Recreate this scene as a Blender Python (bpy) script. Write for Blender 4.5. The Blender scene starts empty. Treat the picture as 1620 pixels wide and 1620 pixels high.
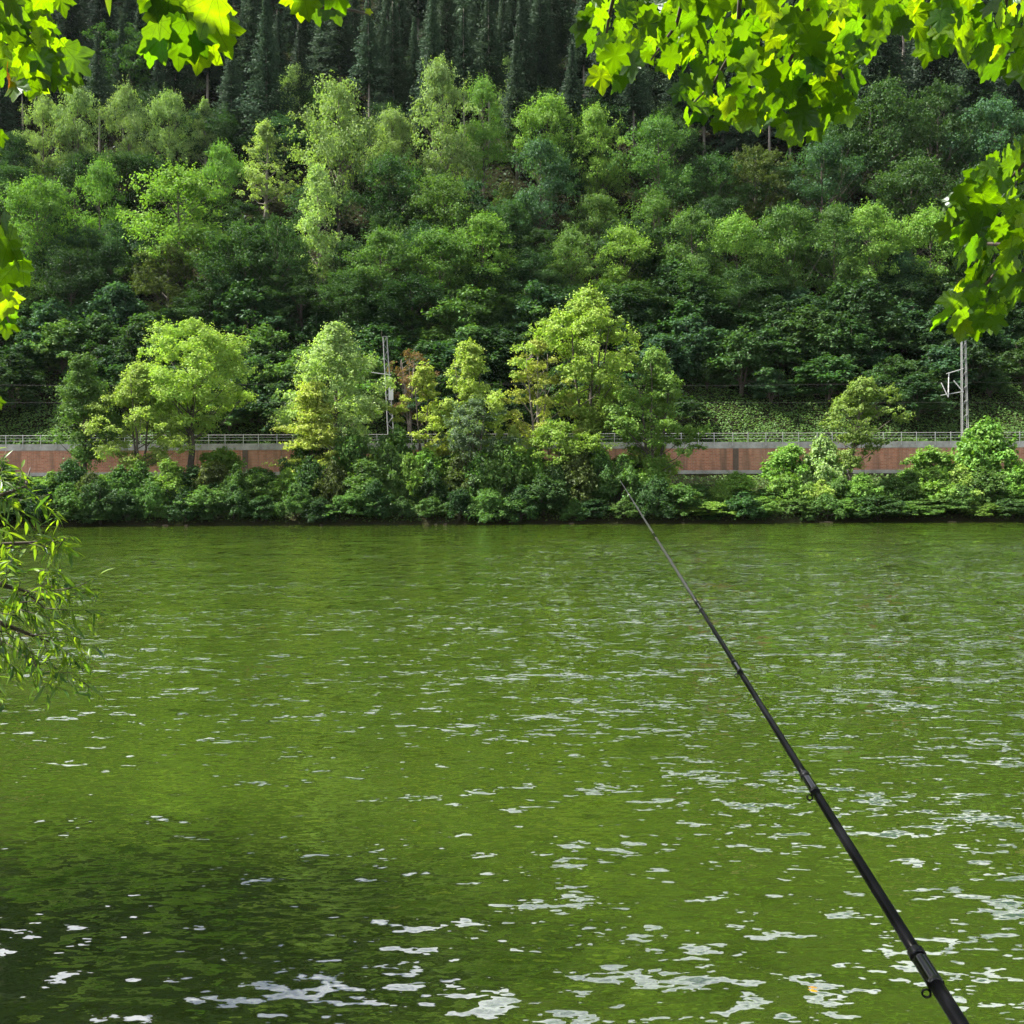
import bpy, math, random
import numpy as np
from mathutils import Matrix, Vector, Quaternion
R = math.radians
SC = bpy.context.scene
COL = SC.collection

# ------------------------------------------------------------------ camera
F, CH, PITCH, ROLL = 1661.0, 3.0, 1.2, -0.2
cd = bpy.data.cameras.new('camera'); cam = bpy.data.objects.new('camera', cd); COL.objects.link(cam)
cd.sensor_width = 36.0; cd.lens = 36.0 * F / 1620.0; cd.clip_start = 0.05; cd.clip_end = 3000
CM = Matrix.Translation((0, 0, CH)) @ Matrix.Rotation(R(90 - PITCH), 4, 'X') @ Matrix.Rotation(R(ROLL), 4, 'Z')
cam.matrix_world = CM
SC.camera = cam
# ------------------------------------------------------------------ sky and sun
SUN_AZ, SUN_EL = 82.0, 54.0          # degrees to the left of the view direction, degrees above the horizon
sd = Vector((-math.sin(R(SUN_AZ)) * math.cos(R(SUN_EL)), math.cos(R(SUN_AZ)) * math.cos(R(SUN_EL)), math.sin(R(SUN_EL))))
W = bpy.data.worlds.new('World'); SC.world = W; W.use_nodes = True
wn = W.node_tree; bg = wn.nodes['Background']
sky = wn.nodes.new('ShaderNodeTexSky'); sky.sky_type = 'NISHITA'; sky.sun_disc = False
sky.sun_elevation = R(SUN_EL); sky.sun_rotation = R(-SUN_AZ); sky.dust_density = 3.0; sky.air_density = 0.9; sky.ozone_density = 0.8
# fair-weather sky: the same broken white cloud all round the dome (the ripples in the photograph mirror white cloud and some blue)
wtc = wn.nodes.new('ShaderNodeTexCoord'); wmap = wn.nodes.new('ShaderNodeMapping'); wmap.inputs['Scale'].default_value = (1.0, 1.0, 1.8)
wno = wn.nodes.new('ShaderNodeTexNoise'); wno.inputs['Scale'].default_value = 2.6; wno.inputs['Detail'].default_value = 7; wno.inputs['Roughness'].default_value = 0.58
wra = wn.nodes.new('ShaderNodeValToRGB'); wra.color_ramp.elements[0].position = 0.46; wra.color_ramp.elements[1].position = 0.58
wmx = wn.nodes.new('ShaderNodeMix'); wmx.data_type = 'RGBA'; wmx.inputs[7].default_value = (15.6, 15.9, 16.3, 1)
wn.links.new(wtc.outputs['Generated'], wmap.inputs[0]); wn.links.new(wmap.outputs[0], wno.inputs['Vector']); wn.links.new(wno.outputs[0], wra.inputs[0])
wn.links.new(wra.outputs[0], wmx.inputs[0]); wn.links.new(sky.outputs[0], wmx.inputs[6])
wn.links.new(wmx.outputs[2], bg.inputs[0]); bg.inputs[1].default_value = 0.042
sl = bpy.data.lights.new('sun', 'SUN'); sl.energy = 5.0; sl.angle = R(0.5); sl.color = (1.0, 0.95, 0.86)
so = bpy.data.objects.new('sun', sl); COL.objects.link(so)
so.rotation_euler = (-sd).to_track_quat('-Z', 'Y').to_euler(); so.location = sd * 60
SC.view_settings.view_transform = 'Standard'; SC.view_settings.look = 'None'
SC.view_settings.exposure = 1.90; SC.view_settings.gamma = 1.0; SC.view_settings.use_curve_mapping = False
SC.render.engine = 'CYCLES'
cy = SC.cycles
cy.max_bounces = 7; cy.diffuse_bounces = 3; cy.glossy_bounces = 3; cy.transmission_bounces = 5
cy.transparent_max_bounces = 6; cy.caustics_reflective = False; cy.caustics_refractive = False
cy.use_denoising = True; cy.sample_clamp_indirect = 6.0

# ------------------------------------------------------------------ helpers
rng = np.random.default_rng(7)
def ray(px, py):
    d = CM.to_3x3() @ Vector(((px - 810) / F, -(py - 810) / F, -1.0))
    return d
def at(px, py, Y):
    d = ray(px, py); return Vector((0, 0, CH)) + d * (Y / d.y)
def link(o, parent=None):
    COL.objects.link(o)
    if parent is not None: o.parent = parent
    return o
def tag(o, label=None, cat=None, group=None, kind=None):
    for k, v in (('label', label), ('category', cat), ('group', group), ('kind', kind)):
        if v: o[k] = v
    return o
def empty(name, loc=(0, 0, 0), rz=0.0, sc=1.0):
    o = bpy.data.objects.new(name, None); link(o); o.location = loc; o.rotation_euler.z = rz
    o.scale = (sc, sc, sc) if not hasattr(sc, '__len__') else sc
    o.empty_display_size = 0.2
    return o
def mesh(name, V, Fa, mat=None, tone=None, smooth=False):
    """V (n,3); Fa: list of (m,k) index arrays with k = 3 or 4."""
    V = np.asarray(V, dtype=np.float32); me = bpy.data.meshes.new(name)
    Fa = [np.asarray(f, dtype=np.int32) for f in Fa if len(f)]
    me.vertices.add(len(V)); me.vertices.foreach_set('co', V.ravel())
    nl = sum(f.size for f in Fa); npoly = sum(len(f) for f in Fa)
    me.loops.add(nl); me.polygons.add(npoly)
    me.loops.foreach_set('vertex_index', np.concatenate([f.ravel() for f in Fa]))
    tot = np.concatenate([np.full(len(f), f.shape[1], dtype=np.int32) for f in Fa])
    st = np.concatenate([[0], np.cumsum(tot)[:-1]]).astype(np.int32)
    me.polygons.foreach_set('loop_start', st)
    try: me.polygons.foreach_set('loop_total', tot)
    except Exception: pass
    me.polygons.foreach_set('use_smooth', np.full(npoly, bool(smooth)))
    if tone is not None:
        a = me.attributes.new('tone', 'FLOAT', 'FACE'); a.data.foreach_set('value', np.asarray(tone, dtype=np.float32))
    me.update(calc_edges=True)
    if mat: me.materials.append(mat)
    return me
def obj(name, me, parent=None, loc=None):
    o = bpy.data.objects.new(name, me); link(o, parent)
    if loc is not None: o.location = loc
    return o

class MB:
    """collects boxes, tubes and quads into one mesh"""
    def __init__(s): s.v = []; s.q = []; s.t = []; s.n = 0
    def add(s, V, Q=(), T=()):
        V = np.asarray(V, dtype=np.float32); s.v.append(V)
        if len(Q): s.q.append(np.asarray(Q, dtype=np.int32) + s.n)
        if len(T): s.t.append(np.asarray(T, dtype=np.int32) + s.n)
        s.n += len(V)
    def box(s, a, b):
        (x0, y0, z0), (x1, y1, z1) = a, b
        V = [(x0,y0,z0),(x1,y0,z0),(x1,y1,z0),(x0,y1,z0),(x0,y0,z1),(x1,y0,z1),(x1,y1,z1),(x0,y1,z1)]
        s.add(V, [(0,3,2,1),(4,5,6,7),(0,1,5,4),(1,2,6,5),(2,3,7,6),(3,0,4,7)])
    def tube(s, P, r, n=6, cap=True):
        P = np.asarray([tuple(p) for p in P], dtype=float); k = len(P)
        r = np.full(k, r) if np.isscalar(r) else np.asarray(r, dtype=float)
        T = np.gradient(P, axis=0); T /= np.linalg.norm(T, axis=1)[:, None] + 1e-9
        up = np.array([0, 0, 1.0]) if abs(T[0][2]) < 0.9 else np.array([1.0, 0, 0])
        a = np.arange(n) * 2 * np.pi / n; V = []
        for i in range(k):
            b = np.cross(T[i], up); b /= np.linalg.norm(b) + 1e-9; c = np.cross(b, T[i]); up = c
            V.append(P[i] + r[i] * (np.cos(a)[:, None] * b + np.sin(a)[:, None] * c))
        Q = []
        for i in range(k - 1):
            for j in range(n):
                Q.append((i*n+j, i*n+(j+1) % n, (i+1)*n+(j+1) % n, (i+1)*n+j))
        V = np.concatenate(V); Tt = []
        if cap:
            V = np.concatenate([V, P[:1], P[-1:]]); m = k * n
            for j in range(n):
                Tt.append((m, (j+1) % n, j)); Tt.append((m+1, (k-1)*n+j, (k-1)*n+(j+1) % n))
        s.add(V, Q, Tt)
    def mesh(s, name, mat=None, smooth=False):
        Fa = []
        if s.q: Fa.append(np.concatenate(s.q))
        if s.t: Fa.append(np.concatenate(s.t))
        return mesh(name, np.concatenate(s.v), Fa, mat, smooth=smooth)

# ------------------------------------------------------------------ materials
class NT:
    def __init__(s, name):
        s.m = bpy.data.materials.new(name); s.m.use_nodes = True; s.t = s.m.node_tree; s.t.nodes.clear()
        s.out = s.n('ShaderNodeOutputMaterial')
    def n(s, kind, **kw):
        nd = s.t.nodes.new(kind)
        for k, v in kw.items(): setattr(nd, k, v)
        return nd
    def l(s, a, b): s.t.links.new(a, b)
    def mix(s, fac, a, b, mode='MIX'):
        nd = s.n('ShaderNodeMix', data_type='RGBA', blend_type=mode)
        for sock, v in ((nd.inputs[0], fac), (nd.inputs[6], a), (nd.inputs[7], b)):
            if hasattr(v, 'links'): s.l(v, sock)
            elif hasattr(v, '__len__'): sock.default_value = (*v[:3], 1)
            else: sock.default_value = v
        return nd.outputs[2]
    def math(s, op, a, b=0.0, c=None):
        nd = s.n('ShaderNodeMath', operation=op)
        for i, v in enumerate((a, b) if c is None else (a, b, c)):
            if hasattr(v, 'links'): s.l(v, nd.inputs[i])
            else: nd.inputs[i].default_value = v
        return nd.outputs[0]
    def noise(s, vec, scale, detail=3, rough=0.55):
        nd = s.n('ShaderNodeTexNoise'); nd.inputs['Scale'].default_value = scale
        nd.inputs['Detail'].default_value = detail; nd.inputs['Roughness'].default_value = rough
        if vec is not None: s.l(vec, nd.inputs['Vector'])
        return nd
    def ramp(s, fac, stops):
        nd = s.n('ShaderNodeValToRGB'); e = nd.color_ramp.elements
        while len(e) < len(stops): e.new(0.5)
        for i, (p, c) in enumerate(stops): e[i].position = p; e[i].color = (*c[:3], 1) if hasattr(c, '__len__') else (c, c, c, 1)
        s.l(fac, nd.inputs[0]); return nd.outputs[0]
    def mapping(s, vec, scale):
        nd = s.n('ShaderNodeMapping'); nd.inputs['Scale'].default_value = scale; s.l(vec, nd.inputs['Vector']); return nd.outputs[0]

def leaf_material(name, trans=0.42, gloss=0.05, rough=0.42, var=0.5, tcol=(1.5, 1.55, 0.35), color=None):
    """leaf: colour from the object's own colour, varied leaf by leaf, part of the light passing through"""
    s = NT(name)
    oi = s.n('ShaderNodeObjectInfo'); at_ = s.n('ShaderNodeAttribute', attribute_name='tone')
    base = oi.outputs['Color']
    t = at_.outputs['Fac']
    v = s.math('ADD', s.math('MULTIPLY', t, var), 1.0 - var * 0.5)
    hsv = s.n('ShaderNodeHueSaturation'); s.l(base, hsv.inputs['Color']); s.l(v, hsv.inputs['Value'])
    h = s.math('ADD', s.math('MULTIPLY', oi.outputs['Random'], 0.02), 0.49)
    h2 = s.math('ADD', h, s.math('MULTIPLY', s.math('FRACT', s.math('MULTIPLY', t, 7.13)), -0.03))
    s.l(s.math('ADD', h2, 0.015), hsv.inputs['Hue'])
    c = hsv.outputs['Color']
    tc = s.mix(1.0, c, tcol, 'MULTIPLY')
    d = s.n('ShaderNodeBsdfDiffuse'); s.l(c, d.inputs['Color'])
    tr = s.n('ShaderNodeBsdfTranslucent'); s.l(tc, tr.inputs['Color'])
    m1 = s.n('ShaderNodeMixShader'); m1.inputs[0].default_value = trans
    s.l(d.outputs[0], m1.inputs[1]); s.l(tr.outputs[0], m1.inputs[2])
    g = s.n('ShaderNodeBsdfGlossy'); g.inputs['Roughness'].default_value = rough; g.inputs['Color'].default_value = (0.9, 0.95, 1, 1)
    m2 = s.n('ShaderNodeMixShader'); m2.inputs[0].default_value = gloss
    s.l(m1.outputs[0], m2.inputs[1]); s.l(g.outputs[0], m2.inputs[2]); s.l(m2.outputs[0], s.out.inputs[0])
    return s.m

def add_veins(m):
    """palmate veins, darker lines running from the leaf base"""
    t = m.node_tree; s = NT.__new__(NT); s.m = m; s.t = t
    tc = s.n('ShaderNodeTexCoord'); sx = s.n('ShaderNodeSeparateXYZ'); s.l(tc.outputs['Object'], sx.inputs[0])
    x, y = sx.outputs[0], s.math('ADD', sx.outputs[1], 0.03)
    rad = s.math('SQRT', s.math('ADD', s.math('MULTIPLY', x, x), s.math('MULTIPLY', y, y))); a = s.math('DIVIDE', s.math('ARCTAN2', x, y), 0.66)
    da = s.math('ABSOLUTE', s.math('SUBTRACT', a, s.math('ROUND', a))); d = s.math('MULTIPLY', da, rad)
    side = s.math('ABSOLUTE', s.math('SUBTRACT', s.math('FRACT', s.math('SUBTRACT', s.math('MULTIPLY', rad, 6.0), s.math('MULTIPLY', da, 4.0))), 0.5))
    v1 = s.math('LESS_THAN', d, 0.014); v2 = s.math('MULTIPLY', s.math('LESS_THAN', side, 0.05), 0.5)
    f = s.math('MAXIMUM', v1, v2); nz = s.noise(tc.outputs['Object'], 5.0, 3, 0.6)
    for nd in [q for q in t.nodes if q.type in ('BSDF_DIFFUSE', 'BSDF_TRANSLUCENT')]:
        src = nd.inputs['Color'].links[0].from_socket; c = s.mix(s.math('MULTIPLY', f, 0.45), src, (0.02, 0.035, 0.004))
        c = s.mix(s.math('MULTIPLY', s.ramp(nz.outputs[0], [(0.45, 0.0), (0.75, 1.0)]), 0.35), c, (0.03, 0.06, 0.004)); s.l(c, nd.inputs['Color'])
def principled(name, col, rough=0.7, metal=0.0, var=None, scale=3.0, bump=0.0):
    s = NT(name); p = s.n('ShaderNodeBsdfPrincipled'); p.inputs['Roughness'].default_value = rough; p.inputs['Metallic'].default_value = metal
    if var is not None:
        tc = s.n('ShaderNodeTexCoord'); nz = s.noise(tc.outputs['Object'], scale, 5, 0.65)
        c = s.mix(s.ramp(nz.outputs[0], [(0.35, 0.0), (0.65, 1.0)]), col, var); s.l(c, p.inputs['Base Color'])
        if bump:
            b = s.n('ShaderNodeBump'); b.inputs['Strength'].default_value = bump; b.inputs['Distance'].default_value = 0.05
            s.l(nz.outputs[0], b.inputs['Height']); s.l(b.outputs[0], p.inputs['Normal'])
    else: p.inputs['Base Color'].default_value = (*col, 1)
    s.l(p.outputs[0], s.out.inputs[0]); return s.m

M = {}
M['leaf'] = leaf_material('leaf_foliage', trans=0.31, gloss=0.008, rough=0.45, var=0.6, tcol=(1.38, 1.6, 0.45))
M['needle'] = leaf_material('needle_foliage', trans=0.15, gloss=0.008, rough=0.5, var=0.6, tcol=(1.1, 1.2, 0.6))
M['maple'] = leaf_material('maple_leaf', trans=0.6, gloss=0.02, rough=0.35, var=0.0, tcol=(3.3, 3.0, 0.05))
add_veins(M['maple'])
M['willow'] = leaf_material('willow_leaf', trans=0.5, gloss=0.03, rough=0.4, var=0.3, tcol=(1.8, 1.8, 0.3))
M['bark'] = principled('bark', (0.045, 0.036, 0.027), 0.9, var=(0.10, 0.085, 0.065), scale=2.5, bump=0.5)
M['bark_pale'] = principled('bark_pale', (0.13, 0.115, 0.095), 0.9, var=(0.24, 0.21, 0.18), scale=1.5, bump=0.4)
M['twig'] = principled('twig', (0.03, 0.022, 0.014), 0.8, var=(0.06, 0.045, 0.025), scale=20)
M['concrete'] = principled('concrete', (0.28, 0.265, 0.245), 0.85, var=(0.50, 0.48, 0.455), scale=0.9, bump=0.2)
M['steel'] = principled('galvanised_steel', (0.28, 0.29, 0.28), 0.6, 0.0, var=(0.20, 0.21, 0.20), scale=4)
M['rail_paint'] = principled('railing_paint', (0.55, 0.55, 0.53), 0.55, 0.0, var=(0.38, 0.37, 0.35), scale=2)
M['insulator'] = principled('insulator', (0.62, 0.62, 0.60), 0.3)
M['wire'] = principled('wire', (0.05, 0.048, 0.045), 0.8, 0.0)
M['carbon'] = principled('rod_carbon', (0.003, 0.003, 0.004), 0.30)
M['carbon_wrap'] = principled('rod_wrap', (0.004, 0.004, 0.005), 0.12)
M['carbon'].node_tree.nodes['Principled BSDF'].inputs['Specular IOR Level'].default_value = 0.07
M['rod_tip'] = principled('rod_tip', (0.020, 0.020, 0.021), 0.30)  # grey of the tip; on the upper sections the paler tone paints in highlights
M['chrome'] = principled('guide_metal', (0.02, 0.02, 0.022), 0.3, 0.8)
M['cork'] = principled('handle_foam', (0.02, 0.02, 0.02), 0.9)

def brick_material():
    s = NT('brick_courses'); tc = s.n('ShaderNodeTexCoord'); o = tc.outputs['Object']
    mp = s.n('ShaderNodeMapping'); mp.inputs['Rotation'].default_value = (R(90), 0, 0); s.l(o, mp.inputs['Vector'])
    b = s.n('ShaderNodeTexBrick'); s.l(mp.outputs[0], b.inputs['Vector']); b.inputs['Scale'].default_value = 1.0
    b.inputs['Brick Width'].default_value = 0.42; b.inputs['Row Height'].default_value = 0.16; b.inputs['Mortar Size'].default_value = 0.012
    b.inputs['Color1'].default_value = (0.38, 0.135, 0.070, 1); b.inputs['Color2'].default_value = (0.52, 0.215, 0.115, 1); b.inputs['Mortar'].default_value = (0.42, 0.35, 0.30, 1)
    gm = s.n('ShaderNodeNewGeometry')
    n1 = s.noise(gm.outputs['Position'], 0.45, 6, 0.7)
    st = s.noise(s.mapping(gm.outputs['Position'], (1.6, 1, 0.12)), 1.0, 4, 0.6)
    c = s.mix(s.ramp(n1.outputs[0], [(0.42, 0.0), (0.7, 0.55)]), b.outputs[0], (0.44, 0.27, 0.19))
    c = s.mix(s.ramp(st.outputs[0], [(0.47, 0.0), (0.68, 0.8)]), c, (0.16, 0.10, 0.065))
    p = s.n('ShaderNodeBsdfPrincipled'); p.inputs['Roughness'].default_value = 0.9; s.l(c, p.inputs['Base Color'])
    bp = s.n('ShaderNodeBump'); bp.inputs['Strength'].default_value = 0.5; bp.inputs['Distance'].default_value = 0.02
    s.l(b.outputs[1], bp.inputs['Height']); bp.invert = True
    s.l(p.outputs[0], s.out.inputs[0]); return s.m
M['brick'] = brick_material()
M['dark_wall'] = principled('old_stone', (0.10, 0.07, 0.055), 0.95, var=(0.17, 0.12, 0.09), scale=0.8, bump=0.5)

def soil_material(name, a, b, scale):
    s = NT(name); g = s.n('ShaderNodeNewGeometry'); n1 = s.noise(g.outputs['Position'], scale, 6, 0.7)
    n2 = s.noise(g.outputs['Position'], scale * 9, 4, 0.6)
    c = s.mix(s.ramp(n1.outputs[0], [(0.35, 0.0), (0.65, 1.0)]), a, b)
    c = s.mix(s.math('MULTIPLY', n2.outputs[0], 0.4), c, (0.022, 0.022, 0.010))
    p = s.n('ShaderNodeBsdfPrincipled'); p.inputs['Roughness'].default_value = 0.95; p.inputs['Specular IOR Level'].default_value = 0.0; s.l(c, p.inputs['Base Color'])
    bp = s.n('ShaderNodeBump'); bp.inputs['Distance'].default_value = 0.3; bp.inputs['Strength'].default_value = 0.6
    s.l(n2.outputs[0], bp.inputs['Height']); s.l(bp.outputs[0], p.inputs['Normal']); s.l(p.outputs[0], s.out.inputs[0]); return s.m
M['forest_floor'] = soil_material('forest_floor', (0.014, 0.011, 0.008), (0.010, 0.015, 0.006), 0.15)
M['bank_soil'] = soil_material('bank_soil', (0.03, 0.024, 0.016), (0.025, 0.034, 0.012), 0.5)
M['ballast'] = soil_material('ballast', (0.16, 0.14, 0.12), (0.22, 0.20, 0.18), 1.5)

def water_material():
    s = NT('river_water'); g = s.n('ShaderNodeNewGeometry'); P = g.outputs['Position']
    def slope(scale, stretch, detail, k):
        nz = s.noise(s.mapping(P, stretch), scale, detail, 0.5)
        sub = s.n('ShaderNodeVectorMath', operation='SUBTRACT'); s.l(nz.outputs['Color'], sub.inputs[0]); sub.inputs[1].default_value = (0.5, 0.5, 0.5)
        mul = s.n('ShaderNodeVectorMath', operation='MULTIPLY'); s.l(sub.outputs[0], mul.inputs[0]); mul.inputs[1].default_value = (k * 0.6, k, 0)
        return mul.outputs[0]
    a = slope(3.0, (0.50, 1.0, 1.0), 2, 0.33)
    b = slope(11.0, (0.42, 1.0, 1.0), 2, 0.58)
    c = slope(30.0, (0.45, 1.0, 1.0), 1, 0.20)
    # the near bank and its trees keep the wind off: ripples grow towards midstream, least in the lee at the left
    sx = s.n('ShaderNodeSeparateXYZ'); s.l(P, sx.inputs[0])
    def mr(v, a0, a1, b0, b1):
        nd = s.n('ShaderNodeMapRange', interpolation_type='SMOOTHSTEP'); s.l(v, nd.inputs[0])
        for q, w in enumerate((a0, a1, b0, b1)): nd.inputs[q + 1].default_value = w
        return nd.outputs[0]
    amp = s.math('ADD', mr(sx.outputs[1], 4, 19, 0.55, 2.0), mr(sx.outputs[0], -5, 6, -0.34, 0.50))
    gust = s.ramp(s.noise(s.mapping(P, (0.10, 0.28, 1)), 1.0, 3, 0.6).outputs[0], [(0.3, 0.75), (0.7, 1.35)])
    amp = s.math('MULTIPLY', s.math('MULTIPLY', amp, gust), mr(sx.outputs[1], 45, 88, 1.0, 0.42))
    v = g.outputs['Normal']
    for x in (a, b, c):
        sc_ = s.n('ShaderNodeVectorMath', operation='SCALE'); s.l(x, sc_.inputs[0]); s.l(amp, sc_.inputs['Scale'])
        ad = s.n('ShaderNodeVectorMath', operation='ADD'); s.l(v, ad.inputs[0]); s.l(sc_.outputs[0], ad.inputs[1]); v = ad.outputs[0]
    nm = s.n('ShaderNodeVectorMath', operation='NORMALIZE'); s.l(v, nm.inputs[0]); N = nm.outputs[0]
    n1 = s.noise(s.mapping(P, (0.05, 0.16, 1)), 1.0, 4, 0.6)
    n2 = s.noise(s.mapping(P, (0.8, 3.2, 1)), 1.0, 4, 0.65)
    col = s.mix(s.ramp(n1.outputs[0], [(0.35, 0.0), (0.65, 1.0)]), (0.0203, 0.0370, 0.0028), (0.0250, 0.0430, 0.0034))
    col = s.mix(s.math('MULTIPLY', s.ramp(n2.outputs[0], [(0.4, 0.0), (0.7, 1.0)]), 0.25), col, (0.029, 0.049, 0.0045))
    p = s.n('ShaderNodeBsdfPrincipled'); s.l(col, p.inputs['Base Color']); s.l(N, p.inputs['Normal'])
    p.inputs['Roughness'].default_value = 0.02; p.inputs['IOR'].default_value = 3.6
    p.subsurface_method = 'BURLEY'; p.inputs['Subsurface Weight'].default_value = 1.0; p.inputs['Subsurface Radius'].default_value = (0.5, 0.6, 0.2); p.inputs['Subsurface Scale'].default_value = 1.6
    s.l(p.outputs[0], s.out.inputs[0]); return s.m
M['water'] = water_material()

# ------------------------------------------------------------------ terrain
def ss(a, b, x): t = np.clip((x - a) / (b - a), 0, 1); return t * t * (3 - 2 * t)
def lump(x, y, s, seed):
    r = np.random.default_rng(seed); out = 0
    for k in range(6):
        a = r.uniform(0, 6.28); f = s * r.uniform(0.6, 2.2); out = out + np.sin((x * math.cos(a) + y * math.sin(a)) * f + r.uniform(0, 6.28)) / 6
    return out
def shore(x): return 92.0 + 0.045 * x + 0.5 * np.sin(x * 0.21 + 1) + 0.3 * np.sin(x * 0.53)
WALL_Y = 110.0
def far_bank_z(x, y):
    d = y - shore(x)
    return -0.6 + 1.5 * ss(-1.2, 1.2, d) + 2.6 * ss(1.0, 12.0, d) + 0.25 * lump(x, y, 0.5, 3) * ss(0, 3, d)
def hill_z(x, y):
    d = np.maximum(y - 119.5, 0)
    z = 7.2 + 0.72 * np.minimum(d, 26) + 0.88 * np.maximum(d - 26, 0)
    return z + (2.5 * lump(x, y, 0.05, 5) + 0.8 * lump(x, y, 0.2, 8)) * ss(2, 25, d)
def sheet(name, xs, ys, zf, mat):
    X, Y = np.meshgrid(xs, ys); Z = zf(X, Y); n, m = X.shape
    V = np.stack([X, Y, Z], -1).reshape(-1, 3); i = np.arange(n * m).reshape(n, m)
    Q = np.stack([i[:-1, :-1], i[:-1, 1:], i[1:, 1:], i[1:, :-1]], -1).reshape(-1, 4)
    return tag(obj(name, mesh(name, V, [Q], mat, smooth=True)), kind='structure')

# river: real waves, denser mesh near the viewer
def wave_z(X, Y, spacing):
    r = np.random.default_rng(11); Z = np.zeros_like(X)
    for k in range(46):
        lam = 0.55 * (7.0 ** r.uniform(0, 1)); a = r.normal(math.pi / 2 + 0.10, 0.55)
        amp = 0.0075 * lam ** 0.75 * r.uniform(0.5, 1.0) / 2.2
        kx, ky = math.cos(a) * 6.283 / lam, math.sin(a) * 6.283 / lam
        Z += amp * np.clip((lam / spacing - 2.2) / 2.0, 0, 1) * np.sin(kx * X + ky * Y + r.uniform(0, 6.28))
    return Z * (0.34 + 0.66 * ss(6, 26, Y)) * (0.6 + 0.4 * ss(-4, 3, X))
ys = np.concatenate([np.linspace(-30, 2.0, 12)[:-1], 2.0 * (1.0105 ** np.arange(0, 372))]); ys = ys[ys < 97]
us = np.linspace(-1, 1, 361)
Yg = np.repeat(ys[:, None], len(us), 1); Xg = us[None, :] * (np.maximum(ys, 2)[:, None] * 0.72 + 9)
sp = np.maximum(np.maximum(ys, 2) * 0.0105, (np.maximum(ys, 2) * 0.72 + 9) / 180)[:, None] * np.ones_like(Xg)
Zg = wave_z(Xg, Yg, sp)
Xg = np.concatenate([np.full((len(ys), 1), -220.0), Xg, np.full((len(ys), 1), 220.0)], 1)
Yg = np.concatenate([Yg[:, :1], Yg, Yg[:, :1]], 1); Zg = np.concatenate([0 * Zg[:, :1], Zg, 0 * Zg[:, :1]], 1)
n, m = Xg.shape; ii = np.arange(n * m).reshape(n, m)
river = obj('river', mesh('river', np.stack([Xg, Yg, Zg], -1).reshape(-1, 3),
            [np.stack([ii[:-1, :-1], ii[:-1, 1:], ii[1:, 1:], ii[1:, :-1]], -1).reshape(-1, 4)], M['water'], smooth=True))
tag(river, kind='structure')
sheet('riverbank', np.linspace(-150, 150, 151), np.linspace(88, 113, 40), far_bank_z, M['bank_soil'])
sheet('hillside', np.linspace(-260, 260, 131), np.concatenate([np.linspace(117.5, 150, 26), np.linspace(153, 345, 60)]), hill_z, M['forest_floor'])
def near_z(x, y):
    e = 3.4 + 3.8 * ss(3.4, 5.4, -x) + 0.2 * np.sin(x * 1.3)
    return 1.4 - 2.2 * ss(-2.6, 0.6, y - e) + 0.05 * lump(x, y, 2.0, 4) + 0.9 * ss(3, 9, -y)
sheet('near_bank', np.linspace(-30, 30, 121), np.linspace(-30, 9, 100), near_z, M['bank_soil'])

# ------------------------------------------------------------------ railway: retaining wall, parapet railing, bed, masts, wires
PW = 1.765 * 2
x0w, npan = -62 * 1.0, 35
wall = tag(empty('retaining_wall', (0, WALL_Y, 0)), 'long red brick railway retaining wall with grey concrete parapet above the riverbank', 'wall')
def shared_box(name, a, b, mat, bev=0.0):
    mb = MB(); mb.box(a, b); return mb.mesh(name, mat)
brick_me = [shared_box('brick_panel', (0.006, 0, 5.0), (PW - 0.006, 0.5, 7.28), M['brick'])]
par_me = shared_box('parapet_slab', (0.012, -0.04, 7.283), (PW - 0.012, 0.42, 7.95), M['concrete'])
led_me = shared_box('ledge_slab', (0.012, -0.35, 4.62), (PW - 0.012, 0.5, 4.997), M['concrete'])
for i in range(npan):
    x = x0w + i * PW
    obj('brick_panel', brick_me[0], wall, (x, 0.002 * math.sin(i * 2.1), 0))
    obj('parapet_slab', par_me, wall, (x, 0.004 * math.sin(i * 1.3), 0.01 * math.sin(i * 0.7)))
    obj('ledge_slab', led_me, wall, (x, 0.012 * math.sin(i * 1.9), 0))
mb = MB(); mb.box((x0w, 0.46, 1.5), (x0w + npan * PW, 0.9, 7.9)); obj('backing', mb.mesh('backing', M['dark_wall']), wall)
mb = MB(); mb.box((x0w, 0.42, 1.5), (x0w + npan * PW, 0.458, 4.6)); obj('lower_wall', mb.mesh('lower_wall', M['dark_wall']), wall)
for px in (388, 600, 1164, 1720):
    x = at(px, 730, WALL_Y).x; mb = MB(); mb.box((-0.28, -0.09, 5.001), (0.28, 0.05, 7.279)); obj('pilaster', mb.mesh('pilaster', M['dark_wall']), wall, (x, 0, 0))
rail = tag(empty('railing', (0, WALL_Y, 0)), 'thin pale grey metal railing of posts and three rails on the parapet', 'railing')
mb = MB(); mb.box((-0.036, -0.08, 7.55), (0.036, -0.05, 8.93)); mb.box((-0.03, -0.075, 8.93), (0.03, -0.055, 8.95)); post_me = mb.mesh('post', M['rail_paint'])
for i in range(npan * 2):
    o = obj('post', post_me, rail, (x0w + i * PW / 2 + 0.3, 0.005 * math.sin(i), 0)); o.rotation_euler.y = 0.012 * math.sin(i * 3.7)
for z in (8.86, 8.60, 8.30):
    mb = MB(); mb.tube([(x0w, -0.03, z), (x0w + npan * PW * 0.5, -0.03, z), (x0w + npan * PW, -0.03, z)], 0.018, 6); obj('rail', mb.mesh('rail', M['rail_paint']), rail)
mb = MB(); mb.box((-150, WALL_Y + 0.95, 5.0), (150, 121.5, 7.3)); tag(obj('railway_bed', mb.mesh('railway_bed', M['ballast'])), kind='structure')
MY = 113.2
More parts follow.
